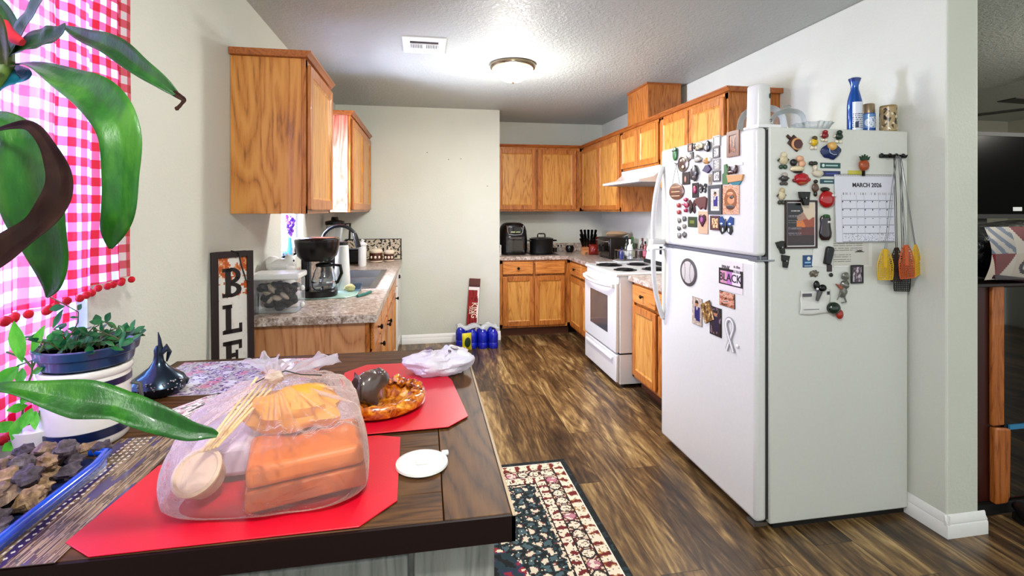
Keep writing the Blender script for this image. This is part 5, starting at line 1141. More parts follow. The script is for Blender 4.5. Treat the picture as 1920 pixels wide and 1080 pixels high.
framed(dmag, D1(305, 170, 342, 235), 'photo_magnet', 'tiny dark-edged photo magnet with a pink figure, top row', '#3a1a18', ['#3a1a18', '#d89080', '#f0b8a8'], 3)
t, w, h = dmag(*D1(308, 240, 350, 312), 'lighthouse_magnet', 'small grey and dark A-shaped magnet under the tiny photo')
MB().prism([(-w*.5, -h*.5), (-w*.1, h*.45), (w*.45, h*.5), (w*.5, -h*.3), (w*.1, -h*.15), (-w*.15, -h*.35)], -.006, 0).build('body', plain('#4a4644', .4), t, bev=.001); MB().ball((w*.05, -.006, -h*.0), w*.2, .004, h*.28).build('inset', plain('#c4b8ac', .4), t)
t, w, h = dmag(*D1(360, 155, 440, 240), 'owl_magnet', 'cream and brown round animal magnet in the top row')
blob(t, '#c8bc9c', [(0, h*.05, w*.45, h*.4, .016)], jit=.3); blob(t, '#4c4438', [(-w*.3, h*.1, w*.16, h*.3, .02), (w*.1, -h*.25, w*.35, h*.14, .02)], 'brown_patch'); blob(t, '#f0ead8', [(0, h*.16, w*.2, h*.16, .024)], 'face')  # darker brown blobs at the left and bottom of the cream body
t, w, h = dmag(*D1(440, 145, 495, 250), 'penguin_magnet', 'black and white bird magnet at the top, left of the stacked frames')
blob(t, '#17161a', [(w*.1, h*.05, w*.4, h*.45, .014), (-w*.2, -h*.1, w*.25, h*.2, .012)]); blob(t, '#e8e6e4', [(w*.0, -h*.05, w*.16, h*.22, .02)], 'belly')
t, w, h = dmag(*D1(360, 250, 420, 330), 'dove_magnet', 'pale grey bird magnet under the round animal magnet')
blob(t, '#b8b2ac', [(0, -h*.12, w*.5, h*.28, .014), (-w*.1, h*.22, w*.18, h*.18, .014)]); blob(t, '#6a5f58', [(w*.1, -h*.32, w*.45, h*.1, .016)], 'base')
t, w, h = dmag(*D1(425, 275, 500, 412), 'doll_magnet', 'small doll magnet in a purple dress with yellow hair')
MB().prism([(-w*.12, 0), (w*.2, 0), (w*.5, -h*.28), (w*.1, -h*.5), (-w*.48, -h*.3)], -.010, 0).build('dress', plain('#4a3a6c', .5), t, bev=.003); blob(t, '#e0b060', [(-w*.02, h*.25, w*.26, h*.2, .018)], 'hair'); blob(t, '#e8c0a0', [(.0, h*.22, w*.14, h*.12, .026)], 'face'); blob(t, '#e6e2dc', [(w*.3, h*.3, w*.14, h*.14, .012)], 'wings')
for i, (b, wd) in enumerate(((D1(510, 105, 568, 192), 'topmost'), (D1(508, 196, 562, 285), 'second from the top'), (D1(512, 295, 565, 382), 'third from the top'), (D1(508, 390, 568, 477), 'lowest'))):
    framed(dmag, b, 'mini_frame_magnet', 'grey mini window frame magnet, %s of the column of four' % wd, '#5e5a58' if i % 2 else '#a8a49e', ['#d8d6d2', '#efeeec', '#8a8682', '#e4e0dc'], 11+i, .12)
framed(dmag, D1(622, 68, 722, 275), 'framed_print_magnet', 'tall brown framed flower print magnet at the top right of the freezer door', '#8a5a3e', ['#3a2018', '#6a3a28', '#a8684a', '#c89878'], 5, .2)
t, w, h = dmag(*D1(325, 340, 400, 475), 'dark_carved_magnet', 'dark grey carved pointed magnet in the middle of the freezer magnets')
blob(t, '#3e3638', [(0, -h*.05, w*.42, h*.4, .016), (0, h*.3, w*.2, h*.2, .012)], jit=.4); blob(t, '#8f8488', [(-w*.15, h*.1, w*.1, h*.2, .022), (w*.12, -h*.25, w*.14, h*.1, .022)], 'pale_relief')  # paler raised blobs on the dark grey body
t, w, h = dmag(*D1(260, 398, 320, 502), 'dark_plaque_magnet', 'rounded dark brown plaque magnet with a small pale figure')
card(t, w, h, '#34201c', 'plaque', .006, .004); MB().ball((w*.0, -.007, -h*.08), w*.12, .002, h*.25).build('figure', plain('#c8967c', .5), t)
t, w, h = dmag(*D1(470, 418, 495, 502), 'beige_strip_magnet', 'narrow beige strip magnet beside the grey mini frames'); card(t, w, h, '#a89c84', 'strip'); card(t, w*.6, h*.5, '#7d7260', 'print', .0006, 0, -.003)
t, w, h = dmag(*D1(585, 328, 755, 510), 'canoe_magnet', 'shaped souvenir magnet with green left side and a tan boat over blue water')
MB().prism([(-w*.5, -h*.4), (-w*.5, h*.05), (-w*.42, h*.12), (-w*.42, h*.48), (-w*.3, h*.5), (-w*.2, h*.1), (-w*.2, -h*.42)], -.006, 0).build('green_state', plain('#3f7a38', .4), t, bev=.001)
MB().prism([(-w*.28, -h*.0), (w*.5, -h*.05), (w*.44, -h*.32), (-w*.2, -h*.36)], -.008, 0).build('boat', plain('#d0a068', .4), t, bev=.002)
MB().prism([(-w*.2, -h*.34), (w*.45, -h*.28), (w*.3, -h*.5), (0, -h*.48)], -.005, 0).build('water', plain('#2a8a9a', .3), t, bev=.001)
blob(t, '#4a2018', [(-w*.05, h*.1, w*.2, h*.09, .014), (w*.18, h*.2, w*.08, h*.2, .014), (-w*.15, h*.25, w*.05, h*.14, .012)], 'figures'); MB().box(-w*.2, w*.45, -.002, 0, h*.36, h*.48).build('caption_strip', M_WHITE, t)
t, w, h = dmag(*D1(340, 488, 390, 608), 'rose_plaque_magnet', 'dark plaque magnet with a magenta flower'); card(t, w, h, '#2a1c24', 'plaque', .004); blob(t, '#b03a68', [(0, h*.05, w*.28, h*.28, .012)], 'flower')
def butterfly(t, w, h, c1, c2, spots):
    for s in (-1, 1):
        g = MB().prism([(0, h*.1), (s*w*.28, h*.48), (s*w*.5, h*.4), (s*w*.48, h*.05), (s*w*.12, -h*.05)], -.005, -.001).build('upper_wing', plain(c1, .3), t, bev=.001)
        MB().prism([(0, -h*.0), (s*w*.4, -h*.02), (s*w*.44, -h*.3), (s*w*.3, -h*.5), (s*w*.08, -h*.35)], -.0045, -.0005).build('lower_wing', plain(c2, .3), t, bev=.001)
        if spots: MB().ball((s*w*.28, -.006, h*.08), w*.09, .0015, h*.05).ball((s*w*.2, -.005, -h*.25), w*.05, .0015, h*.12).build('wing_spot', plain(spots, .4), t)
    MB().ball((0, -.006, 0), w*.07, .004, h*.36).build('body', M_BLACK, t)
t, w, h = dmag(*D1(395, 490, 458, 572), 'butterfly_magnet', 'small black and white butterfly magnet'); butterfly(t, w, h, '#2a2628', '#3a3638', '#ded8d4')
t, w, h = dmag(*D1(312, 620, 370, 738), 'butterfly_magnet', 'dark red-brown butterfly magnet'); butterfly(t, w, h, '#5a2024', '#3c1a1c', None)
t, w, h = dmag(*D1(555, 755, 675, 908), 'butterfly_magnet', 'large blue and black butterfly magnet at the lower right of the freezer door'); butterfly(t, w, h, '#14508f', '#17201f', '#d8e2ea')
P1 = ['#d8d2c6', '#ece8e0', '#2c2a7c', '#c8c0b0']
def person_photo(t, w, h, bgc, shirt, seed):
    def fn(u, v):
        if (u-.5)**2/.03+(v-.80)**2/.014 < 1: return '#2a1a16' if v > .80 else '#b88468'
        if abs(u-.55) < .26 and .15 < v < .68 and noise.noise(Vector((u*3, v*3, seed))) > -.3: return shirt
        return bgc[int(abs(noise.noise(Vector((u*4, v*4, seed))))*6) % len(bgc)]
    painted('picture', w, h, 22, 40, fn, M_PRINT, t, y=-.0036)
t, w, h = dmag(*D1(472, 505, 583, 742), 'photo_frame_magnet', 'dark grey framed photo magnet of a person in blue', 'photo frame'); k = w*.15
MB().box(-w/2, -w/2+k, -.008, 0, -h/2, h/2).box(w/2-k, w/2, -.008, 0, -h/2, h/2).box(-w/2+k, w/2-k, -.008, 0, -h/2, -h/2+k).box(-w/2+k, w/2-k, -.008, 0, h/2-k, h/2).build('frame', plain('#4a4e50', .4), t, bev=.001); card(t, w-2*k, h-2*k, '#e8e4e0', 'mount', .003, 0); person_photo(t, (w-2*k)*.8, (h-2*k)*.86, ['#d8d2c6', '#c4bcac', '#e6e0d6'], '#2a1f8a', 3)
t, w, h = dmag(*D1(588, 505, 718, 742), 'floral_frame_magnet', 'pinkish floral framed photo magnet with a brown picture', 'photo frame')
painted('frame_print', w, h, 30, 44, lambda u, v: '#c07858' if noise.noise(Vector((u*22, v*34, 1))) > .1 else '#e6c0a4', M_PRINT, t, y=-.0042); card(t, w, h, '#d8a890', 'frame', .004)
c_ = MB().lathe([(.5, 0), (.5, -.002), (0, -.003)], n=32, axis='y').xf(Matrix.Translation((0, -.004, 0)) @ Matrix.Diagonal((w*.74, 1, h*.74, 1))).build('oval_photo', plain('#a06a3a', .3), t); MB().ball((w*.05, -.007, -h*.02), w*.22, .001, h*.14).ball((0, -.007, h*.2), w*.2, .001, h*.06).build('face_shape', plain('#d89868', .4), t); MB().ball((0, -.0075, -h*.25), w*.25, .001, h*.07).ball((w*.1, -.0082, h*.08), w*.12, .001, h*.06).build('dark_shape', plain('#4a2818', .4), t)
t, w, h = dmag(*D1(370, 598, 460, 708), 'hide_magnet', 'reddish brown hide-shaped magnet with two points at the bottom')
MB().prism([(-w*.5, h*.38), (-w*.3, h*.4), (-w*.1, h*.46), (w*.3, h*.5), (w*.5, h*.35), (w*.46, -h*.1), (w*.4, -h*.5), (w*.15, -h*.3), (-w*.05, -h*.48), (-w*.3, -h*.2), (-w*.48, 0)], -.008, 0).build('body', plain('#6e2e20', .45), t, bev=.002)
t, w, h = dmag(*D1(262, 605, 312, 728), 'pink_flower_magnet', 'sprig of pink flowers magnet'); blob(t, '#b02a5a', [(w*.1, h*.35, w*.3, h*.14, .014), (w*.2, 0, w*.35, h*.18, .014), (-w*.25, h*.05, w*.2, h*.1, .012), (w*.1, -h*.35, w*.28, h*.14, .014)], 'petal', .3); MB().tube([(w*.1, -.004, h*.3), (w*.1, -.004, -h*.3)], .0015, 5).build('stem', plain('#4a2a30', .5), t)
t, w, h = dmag(*D1(218, 645, 250, 748), 'coral_bead_magnet', 'pair of coral red bead magnets left of the pink flowers'); blob(t, '#b84a48', [(0, h*.27, w*.42, h*.2, .014), (w*.05, -h*.27, w*.42, h*.2, .014)], 'bead', .2)
for i, b in enumerate(((222, 765, 248, 815), (220, 835, 246, 875), (220, 885, 250, 940), (262, 750, 292, 802), (262, 815, 292, 862), (260, 880, 295, 935))):
    t, w, h = dmag(*D1(*b), 'pebble_magnet', 'grey paw-shaped pebble magnet, %s' % ('top left of six', 'middle left of six', 'bottom left of six', 'top right of six', 'middle right of six', 'bottom right of six')[i]); t['group'] = 'six grey pebble magnets'
    blob(t, '#6a6862' if i % 2 else '#8f8a80', [(0, 0, w*.45, h*.45, .010)], jit=.4)
t, w, h = dmag(*D1(305, 762, 376, 846), 'green_square_magnet', 'olive green square magnet'); card(t, w, h, '#3c4a1e', 'square', .004); card(t, w*.5, h*.3, '#7a8a3a', 'print', .0006, 0, -.004)
t, w, h = dmag(*D1(388, 716, 467, 900), 'heart_plaque_magnet', 'peach plaque magnet with a purple heart-shaped center'); card(t, w, h, '#dcb498', 'plaque', .004, .003)
MB().prism([(0, -h*.2), (-w*.36, h*.1), (-w*.34, h*.28), (-w*.18, h*.36), (0, h*.28), (w*.18, h*.36), (w*.34, h*.28), (w*.36, h*.1)], -.010, -.004).build('heart', plain('#5a1c3c', .3), t, bev=.002); MB().ball((0, -.011, h*.12), w*.14, .001, h*.12).build('heart_center', plain('#b060a0', .4), t)
framed(dmag, D1(488, 755, 562, 870), 'red_frame_magnet', 'dark red framed photo magnet with two pale figures', '#5a1c20', ['#6a4638', '#e0b888', '#f0dcb8'], 9, .16)
# --- fridge door lower
t, w, h = dmag(*D2(225, 138, 345, 345), 'baseball_magnet', 'baseball-shaped magnet with dotted stitching')
MB().lathe([(.5, 0), (.49, -.004), (.3, -.007), (0, -.008)], n=40, axis='y').xf(Matrix.Diagonal((w, 1, h, 1))).build('disc', plain('#c9c4c0', .4), t)
MB().lathe([(.5, -.001), (.502, -.004), (.46, -.0055)], n=40, axis='y').xf(Matrix.Diagonal((w, 1, h, 1))).build('dark_rim', plain('#57504e', .5), t)
mb = MB()
for s in (-1, 1):
    for k in range(-7, 8): z = k*.05; x = s*(.20+.0)*1.0+s*(-.06+.6*z*z); mb.box(x*w-.0022, x*w+.0022, -.0092, -.0055, z*h-.0012, z*h+.0012)
mb.build('stitch', plain('#3a3434', .6), t)
t, w, h = dmag(*D2(512, 155, 688, 390), 'slogan_magnet', 'black and pink slogan magnet reading BLACK in big letters')
MB().box(-w/2, w/2, -.003, 0, -h*.30, h*.22).build('black_card', plain('#1c1018', .35), t); card(t, w, h*.98, '#e2dadc', 'white_card', .0022, 0)
painted('pink_print', w*.86, h*.4, 30, 20, lambda u, v: ('#d8a0b8' if u < .35 else ('#c080c0' if u < .6 else '#e6dde6')), M_PRINT, t, y=-.0033, c=(0, -h*.06))
text('lettering', 'BLACK', h*.36, plain('#140a12', .4), t, (0, -.0042, -h*.06), sx=w/(h*1.18), off=.0004)
text('lettering', 'PINK', h*.22, plain('#140a12', .4), t, (-w*.18, -.0036, h*.24), sx=w/(h*1.3)); text('lettering', 'is the', h*.13, plain('#2a1a22', .4), t, (w*.28, -.0036, h*.33), sx=w/(h*1.1)); text('lettering', 'NEW', h*.13, plain('#e8dde4', .4), t, (w*.28, -.0036, h*.185), sx=w/(h*1.1))
t, w, h = dmag(*D2(517, 390, 632, 502), 'photo_magnet', 'wide photo magnet of a group under the slogan magnet'); card(t, w, h, '#3a2a28', 'card'); photo(t, w*.96, h*.96, ['#3a221c', '#b07058', '#d8a890', '#8f8a8c'], 31)
t, w, h = dmag(*D2(313, 432, 388, 638), 'person_photo_magnet', 'leftmost of three snapshots, person in a blue shirt'); card(t, w, h, '#8f8680', 'card'); person_photo(t, w*.96, h*.97, ['#b8a898', '#d8c8bc', '#a09488'], '#1c1470', 5)
t, w, h = dmag(*D2(445, 503, 533, 718), 'person_photo_magnet', 'rightmost of three snapshots, person in purple against dark'); card(t, w, h, '#1a1418', 'card'); person_photo(t, w*.96, h*.97, ['#1e1418', '#3a2a30', '#8a7a84'], '#2c1646', 8)
t, w, h = dmag(*D2(392, 465, 470, 612), 'person_photo_magnet', 'middle tilted snapshot with golden brown colours'); t.rotation_euler = (0, R(-24), -PI/2); t.location.x -= .004; card(t, w, h, '#5a4426', 'card', .002); photo(t, w*.96, h*.97, ['#3a2814', '#7a5a2a', '#a8824a', '#e0c8a0'], 44, y=-.0024)
t, w, h = dmag(*D2(560, 585, 635, 842), 'ribbon_magnet', 'silvery white awareness ribbon magnet')
mb = MB(); pts = []; 
for i in range(41):
    u = i/40; a = -PI*.15+u*(PI*1.3) ; pts.append((w*.36*math.cos(a), -.003-.0015*u, h*.27+h*.2*math.sin(a)))
L_ = [(-w*.35, -.002, -h*.48)]+[(w*.2, -.003, h*.06)]+pts[2:-2]+[(-w*.2, -.005, h*.06), (w*.4, -.005, -h*.45)]
def flat(mb, pts, hw, th):
    P = [Vector(p) for p in pts]; vs = []
    for i, p in enumerate(P):
        tg = (P[min(i+1, len(P)-1)]-P[max(i-1, 0)]).normalized(); s_ = tg.cross(Vector((0, 1, 0))).normalized()*hw
        vs += [p+s_, p-s_, p-s_+Vector((0, -th, 0)), p+s_+Vector((0, -th, 0))]
    n = len(P); fs = [(0, 1, 2, 3), (4*n-1, 4*n-2, 4*n-3, 4*n-4)]
    for i in range(n-1):
        for k in range(4): fs.append((i*4+k, (i+1)*4+k, (i+1)*4+(k+1) % 4, i*4+(k+1) % 4))
    mb.add(vs, fs)
flat(mb, L_, w*.13, .0015); mb.build('ribbon', plain('#b4b4b6', .3, .3), t); mb = MB(); flat(mb, [(p[0], p[1]-.0012, p[2]) for p in L_], w*.06, .0012); mb.build('inlay', plain('#e6e6e8', .3), t)
t, w, h = dmag(*D2(645, 780, 665, 815), 'white_dot_magnet', 'tiny white round magnet right of the ribbon'); blob(t, '#e6e6e6', [(0, 0, w*.45, h*.45, .008)])
# --- side of the fridge
t, w, h = smag(*S1(158, 108, 330, 275), 'cutting_board_magnet', 'tilted brown cutting board magnet with a pie on it'); t.rotation_euler = (0, R(-38), 0) ; t.rotation_euler = (0, R(40), 0)
BRN = plain('#4c2418', .4, coat=.2); k = w*.33
MB().prism([(-k, -k*.8), (k, -k*.8), (k, k*.8), (-k, k*.8)], -.008, 0).prism([(-k*1.75, -k*.22), (-k, -k*.22), (-k, k*.22), (-k*1.75, k*.22)], -.008, 0).build('board', BRN, t, bev=.003)
MB().lathe([(.026, -.008), (.026, -.013), (.020, -.016), (0, -.016)], (k*.15, 0, 0), 24, 'y').build('crust', plain('#d8a878', .5), t); MB().lathe([(.021, -.0155), (.020, -.019), (0, -.0195)], (k*.2, 0, 0), 20, 'y').build('filling', plain('#5a1014', .3, coat=.3), t)
def figurine(b, label, cb, ch, nm='figurine_magnet', hat=None, cl='#e8e0cc', rot=0):
    t, w, h = smag(*b, nm, label); t.rotation_euler = (0, R(rot), 0)
    blob(t, cb, [(0, h*.02, w*.30, h*.26, .020)], 'body', .15); blob(t, ch, [(w*.02, h*.28, w*.20, h*.17, .022)], 'head')
    mb = MB()
    for s in (-1, 1): mb.ball((s*w*.16, -.007, -h*.36), w*.15, .008, h*.12, 10, 7).tube([(s*w*.22, -.008, h*.08), (s*w*.42, -.008, h*.0+s*h*.03)], [w*.07, w*.05], 7)
    mb.build('limb', plain(cl, .4), t)
    if hat: blob(t, hat, [(0, h*.38, w*.24, h*.10, .024)], 'hat')
    return t
figurine(S1(360, 118, 460, 252), 'yellow star-bodied little figure magnet', '#d8b81c', '#5a4a20')
figurine(S1(458, 65, 555, 178), 'small red-bodied figure magnet with white feet', '#8f1020', '#a01828')
figurine(S1(585, 65, 690, 195), 'small dark green-bodied figure magnet with white feet', '#1c3a30', '#1f4034')
t, w, h = smag(*S1(478, 175, 662, 340), 'blue_pot_magnet', 'large blue basket-shaped magnet with yellow strands on top')
MB().ball((0, -.006, -h*.05), w*.46, .013, h*.44, 22, 12, .25, 2).build('basket', plain('#0f2f66', .3, coat=.3), t); blob(t, '#d8b068', [(-w*.05, h*.22, w*.2, h*.24, .034)], 'strands')
MB().tube([(-w*.2, -.02, h*.1), (-w*.18, -.021, -h*.15), (0, -.021, -h*.25), (w*.15, -.020, -h*.24)], .0014, 6).build('trim', plain('#c8d4e8', .4), t)
figurine(S1(68, 262, 190, 432), 'frog-like cream and green figure magnet at the left edge', '#cfc4a4', '#d8ceb0', cl='#3f5a44')
figurine(S1(78, 452, 192, 580), 'black and white striped figure magnet, left column', '#4a4446', '#b8b0a8', cl='#5a5450')
figurine(S1(62, 588, 162, 758), 'cream figure magnet with dark legs, lowest of the left column', '#cfc4a4', '#c4b490', cl='#4a4a40')
t, w, h = smag(*S1(188, 303, 335, 468), 'animal_cluster_magnet', 'cluster magnet of cream, peach and black animal shapes')
blob(t, '#ddb090', [(w*.1, h*.32, w*.22, h*.18, .022), (w*.25, h*.05, w*.2, h*.22, .018)], 'peach_shape', .2); blob(t, '#221e20', [(-w*.28, h*.1, w*.2, h*.2, .02), (0, -h*.42, w*.3, h*.07, .02)], 'dark_shape'); blob(t, '#e6d8b8', [(-w*.05, -h*.25, w*.42, h*.16, .022)], 'cream_shape', .2)
t, w, h = smag(*S1(222, 462, 378, 580), 'fish_magnet', 'shiny red and orange fish-shaped magnet'); MB().ball((0, -.008, 0), w*.44, .014, h*.44, 20, 12, .3, 4).build('body', plain('#b82430', .2, coat=.5), t); blob(t, '#a85a2a', [(0, -h*.3, w*.25, h*.14, .022)], 'underside'); blob(t, '#8f1828', [(-w*.42, -h*.1, w*.12, h*.14, .014)], 'tail')
t, w, h = smag(*S1(358, 355, 500, 512), 'swan_magnet', 'cream swan-like magnet with a dark bow on top'); blob(t, '#d8d0bc', [(w*.12, -h*.22, w*.34, h*.2, .020), (-w*.08, h*.1, w*.12, h*.22, .018)], 'body', .2); blob(t, '#33332c', [(-w*.3, h*.36, w*.16, h*.13, .018), (-w*.08, h*.36, w*.16, h*.13, .018)], 'bow')
for b, col, lb in ((S1(480, 370, 665, 420), '#1f5a58', 'upper dark teal strip card magnet with pale lettering'), (S1(482, 445, 665, 495), '#22306a', 'navy blue strip card magnet between two teal ones'), (S1(478, 520, 612, 562), '#1f5a66', 'lower teal strip card magnet partly behind the calendar')):
    t, w, h = smag(*b, 'strip_card_magnet', lb); card(t, w, h, col, 'card', .002, .0008); card(t, w*.6, h*.25, '#b8d0cc' if col != '#22306a' else '#4a58a0', 'print', .0004, 0, -.002, (w*.06, 0))
    if col == '#1f5a58': MB().cyl((-w*.36, -.0026, 0), h*.3, .0008, 14, 'y').build('emblem', plain('#d8e6e2', .4), t)
t, w, h = smag(*S1(735, 440, 885, 492), 'sticky_note', 'yellow sticky note tucked behind the calendar top', 'note'); card(t, w, h, '#c9c45c', 'paper', .0008, 0)
# calendar
CA = atY(*S1(605, 478), SYP); CB_ = atY(*S2(1150, 258), SYP); w = CB_.x-CA.x; h = CA.z-CB_.z
t = thing('wall_calendar', 'spiral-bound MARCH 2026 calendar hung on the fridge side', 'calendar', ((CA.x+CB_.x)/2, SYP-.006, (CA.z+CB_.z)/2)); t.rotation_euler = (R(-2), 0, 0)
def fn(u, v):
    if .10 < u < .97 and .0 < v < .74:
        gu = ((u-.10)/.87*7) % 1; vv = v/.74; gv = (vv*6) % 1
        if v > .695: return '#8f9098' if noise.noise(Vector((u*70, 2, 2))) > .1 and .705 < v < .728 else '#dcdce4'
        if gu < .05: return '#bfc0ca'
        if gv < .07: return '#9a9ca6'
        if .1 < gu < .22 and .75 < gv < .92 and vv > .2: return '#4a4c56'
        if vv < .16 and noise.noise(Vector((u*60, v*140, 2))) > .25: return '#a8aab4'
    return '#dfdfe8'
painted('page', w, h, 110, 90, fn, M_MATT, t, y=-.0042); MB().box(-w/2, w/2, -.004, .0, -h/2, h/2).build('page_stack', plain('#d8d8de', .6), t, bev=.0008)
text('lettering', 'MARCH 2026', .026, plain('#26262e', .5), t, (.01, -.0048, h*.345), off=.0007, sp=1.02)
mb = MB()
for i in range(44): x = -w/2+.008+i*(w-.016)/43; mb.tube([(x, -.006, h/2-.007), (x, -.008, h/2+.002), (x, .002, h/2+.003), (x, .003, h/2-.007)], .0007, 4)
mb.build('spiral', plain('#6a6440', .3, .7), t)
t, w, h = smag(*S1(800, 290, 905, 492), 'pineapple_clip_magnet', 'pineapple magnet clip holding the calendar'); t.location.y -= .012
MB().ball((0, -.006, -.002), w*.42, .014, h*.26, 16, 10, .1, 1).build('fruit', plain('#a8551e', .4, coat=.2), t); mb = MB()
for s in (-2, -1, 0, 1, 2): mb.prism([(s*w*.1-w*.09, h*.2), (s*w*.22, h*.48-abs(s)*h*.05), (s*w*.1+w*.09, h*.2)], -.014, -.004)
mb.build('crown', plain('#1f4a2c', .5), t, bev=.001); MB().box(-.004, .004, -.008, .002, -h*.5, -h*.2).build('clip', M_DKMETAL, t)
t, w, h = smag(*S1(385, 528, 458, 705), 'round_magnet', 'brown round rattle-shaped magnet tucked above the red fruit magnet'); blob(t, '#6e5444', [(0, h*.1, w*.42, h*.24, .016)], 'ball', .1); blob(t, '#2c2420', [(w*.1, h*.42, w*.24, h*.1, .014), (w*.05, -h*.22, w*.2, h*.14, .014)], 'end_cap')
t, w, h = smag(*S1(452, 590, 602, 790), 'red_fruit_magnet', 'big shiny red round fruit magnet with googly eyes and dark leaf'); MB().ball((0, -.010, -h*.08), w*.46, .018, h*.40, 22, 14).build('fruit', plain('#b40c1c', .15, coat=.6), t)
blob(t, '#23301f', [(-w*.12, h*.38, w*.28, h*.10, .020)], 'leaf'); mb = MB().ball((w*.18, -.027, h*.10), w*.075, .004, h*.06, 10, 7).ball((w*.34, -.024, h*.10), w*.07, .004, h*.06, 10, 7); mb.build('eye', M_WHITE, t)
t, w, h = smag(*S1(458, 840, 572, 1085), 'eggplant_magnet', 'dark purple eggplant-shaped magnet with small eyes and green cap')
mb = MB(); mb.lathe([(0, -.5), (.30, -.48), (.46, -.36), (.49, -.2), (.42, -.02), (.38, .15), (.42, .32), (.33, .42), (0, .44)], n=24).xf(Matrix.Translation((0, -.008, 0)) @ Matrix.Diagonal((w, .030, h, 1))); mb.build('body', plain('#30121c', .18, coat=.6), t); blob(t, '#2c6a34', [(0, h*.42, w*.26, h*.07, .026)], 'cap'); MB().ball((w*.1, -.020, h*.2), w*.09, .003, h*.045).ball((w*.26, -.018, h*.2), w*.08, .003, h*.04).build('eye', M_WHITE, t)
# framed quote print
PA = atY(*S1(150, 715), SYP); PB = atY(*S2(442, 318), SYP); w = PB.x-PA.x; h = PA.z-PB.z
t = thing('framed_desert_print', 'framed desert sunset print with lines of white text, clipped to the fridge side', 'picture frame', ((PA.x+PB.x)/2, SYP, (PA.z+PB.z)/2)); k = .007
MB().box(-w/2, -w/2+k, -.010, 0, -h/2, h/2).box(w/2-k, w/2, -.010, 0, -h/2, h/2).box(-w/2+k, w/2-k, -.010, 0, -h/2, -h/2+k).box(-w/2+k, w/2-k, -.010, 0, h/2-k, h/2).build('frame', plain('#3a1a1c', .35), t, bev=.001)
def fn(u, v):
    if u < .035 or u > .965 or v < .025 or v > .975: return '#e2dcdc'
    q = .12*noise.noise(Vector((u*4, v*4, 1)))
    for j, (a, b) in enumerate(((.80, .13), (.69, .05), (.66, .05), (.58, .05), (.54, .05), (.43, .05), (.40, .05), (.30, .05), (.26, .05))):
        if abs(v-a) < (.012 if j == 0 else .007) and (.16 < u < .46 if j == 0 else .06 < u < .52) and noise.noise(Vector((u*60, j*5, 1))) > -.25: return '#cfc8cc' if j == 0 else '#8f868c'
    if v > .66+q: return '#0d0a12' if u < .50+q*2-(v-.8)*.2 else ('#dccbb4' if u+v > 1.35 else '#b08a78')
    if v > .42+q*.5: return '#141014' if u < .35 else ('#d8843c' if u < .62+q else '#a85634')
    if v > .25: return '#3a2230' if u < .4 else '#6e3430'
    return '#3c1620' if v > .1 else '#30101c'
painted('print', w-2*k, h-2*k, 60, 90, fn, M_PRINT, t, y=-.004); card(t, w-2*k, h-2*k, '#2a1a1c', 'backing', .003, 0)
def clip(b, label, rot=0, y=0):
    t, w, h = smag(*b, 'magnetic_clip', label, 'clip'); t.rotation_euler = (0, R(rot), 0); t.location.y -= y
    MB().prism([(-w*.42, h*.5), (w*.42, h*.5), (w*.34, 0), (-w*.3, 0)], -.016, 0).prism([(-w*.25, 0), (w*.3, 0), (w*.22, -h*.5), (-w*.12, -h*.5)], -.020, -.004).build('jaw', plain('#24261f', .45), t, bev=.002); MB().cyl((0, -.021, h*.05), .004, .006, 10, 'y').build('rivet', M_STEEL, t); return t
clip(S1(245, 638, 362, 762), 'black magnetic clip holding the top of the desert print', 0, .011); clip(S2(65, 258, 145, 372), 'dark clip magnet left of the desert print corner', -12); clip(S2(103, 385, 182, 497), 'dark clip magnet just below the other one at the left', 8)
t, w, h = smag(*S2(318, 385, 408, 497), 'blue_card_magnet', 'small blue card magnet with a white round emblem'); card(t, w, h, '#15507f', 'card', .002, .0008); MB().cyl((w*.1, -.0027, h*.22), w*.18, .0008, 16, 'y').build('emblem', M_WHITE, t); card(t, w*.6, h*.12, '#8fc0dc', 'print', .0004, 0, -.002, (0, -h*.1)); card(t, w*.7, h*.05, '#d8e6ee', 'print', .0004, 0, -.002, (0, -h*.38))
t, w, h = smag(*S2(408, 300, 540, 490), 'paper_slip', 'white folded paper slip under the black peg', 'paper'); t.rotation_euler = (0, R(6), 0); t.location.y -= .001; card(t, w, h, '#e2e1de', 'paper', .0012, 0)
t, w, h = smag(*S2(495, 303, 582, 470), 'peg_magnet', 'long black peg magnet holding white paper'); t.rotation_euler = (0, R(14), 0); t.location.y -= .0032; MB().prism([(-w*.38, h*.42), (-w*.2, h*.5), (w*.2, h*.5), (w*.36, h*.4), (w*.3, -h*.5), (-w*.3, -h*.5)], -.018, 0).build('peg', M_BLACK, t, bev=.004); 
t, w, h = smag(*S2(540, 473, 584, 536), 'square_magnet', 'tiny dark red square magnet below the peg'); card(t, w, h, '#3a181c', 'square', .004)
t, w, h = smag(*S2(553, 545, 592, 586), 'black_button_magnet', 'small black button magnet below the peg'); blob(t, '#17171a', [(0, 0, w*.45, h*.45, .010)])
t, w, h = smag(*S2(600, 250, 955, 492), 'printed_notice', 'grey and white printed notice hanging below the calendar', 'paper'); t.location.y -= .0005
def fn(u, v):
    if u > .97 or v < .05: return '#e2e1de'
    if abs(v % .085-.04) < .012 and u < (.45 if v < .6 else .75) and noise.noise(Vector((u*50, v*9, 3))) > -.3: return '#8a8780'
    if .55 < u < .8 and .54 < v < .63 and abs(u-.67)*.8 < .64-v+.02: return '#5a5a54'
    return '#cfcdc6' if u < .92 else '#dddcd8'
painted('page', w, h, 60, 40, fn, M_MATT, t, y=-.0014); card(t, w, h, '#dcdbd6', 'paper', .001, 0)
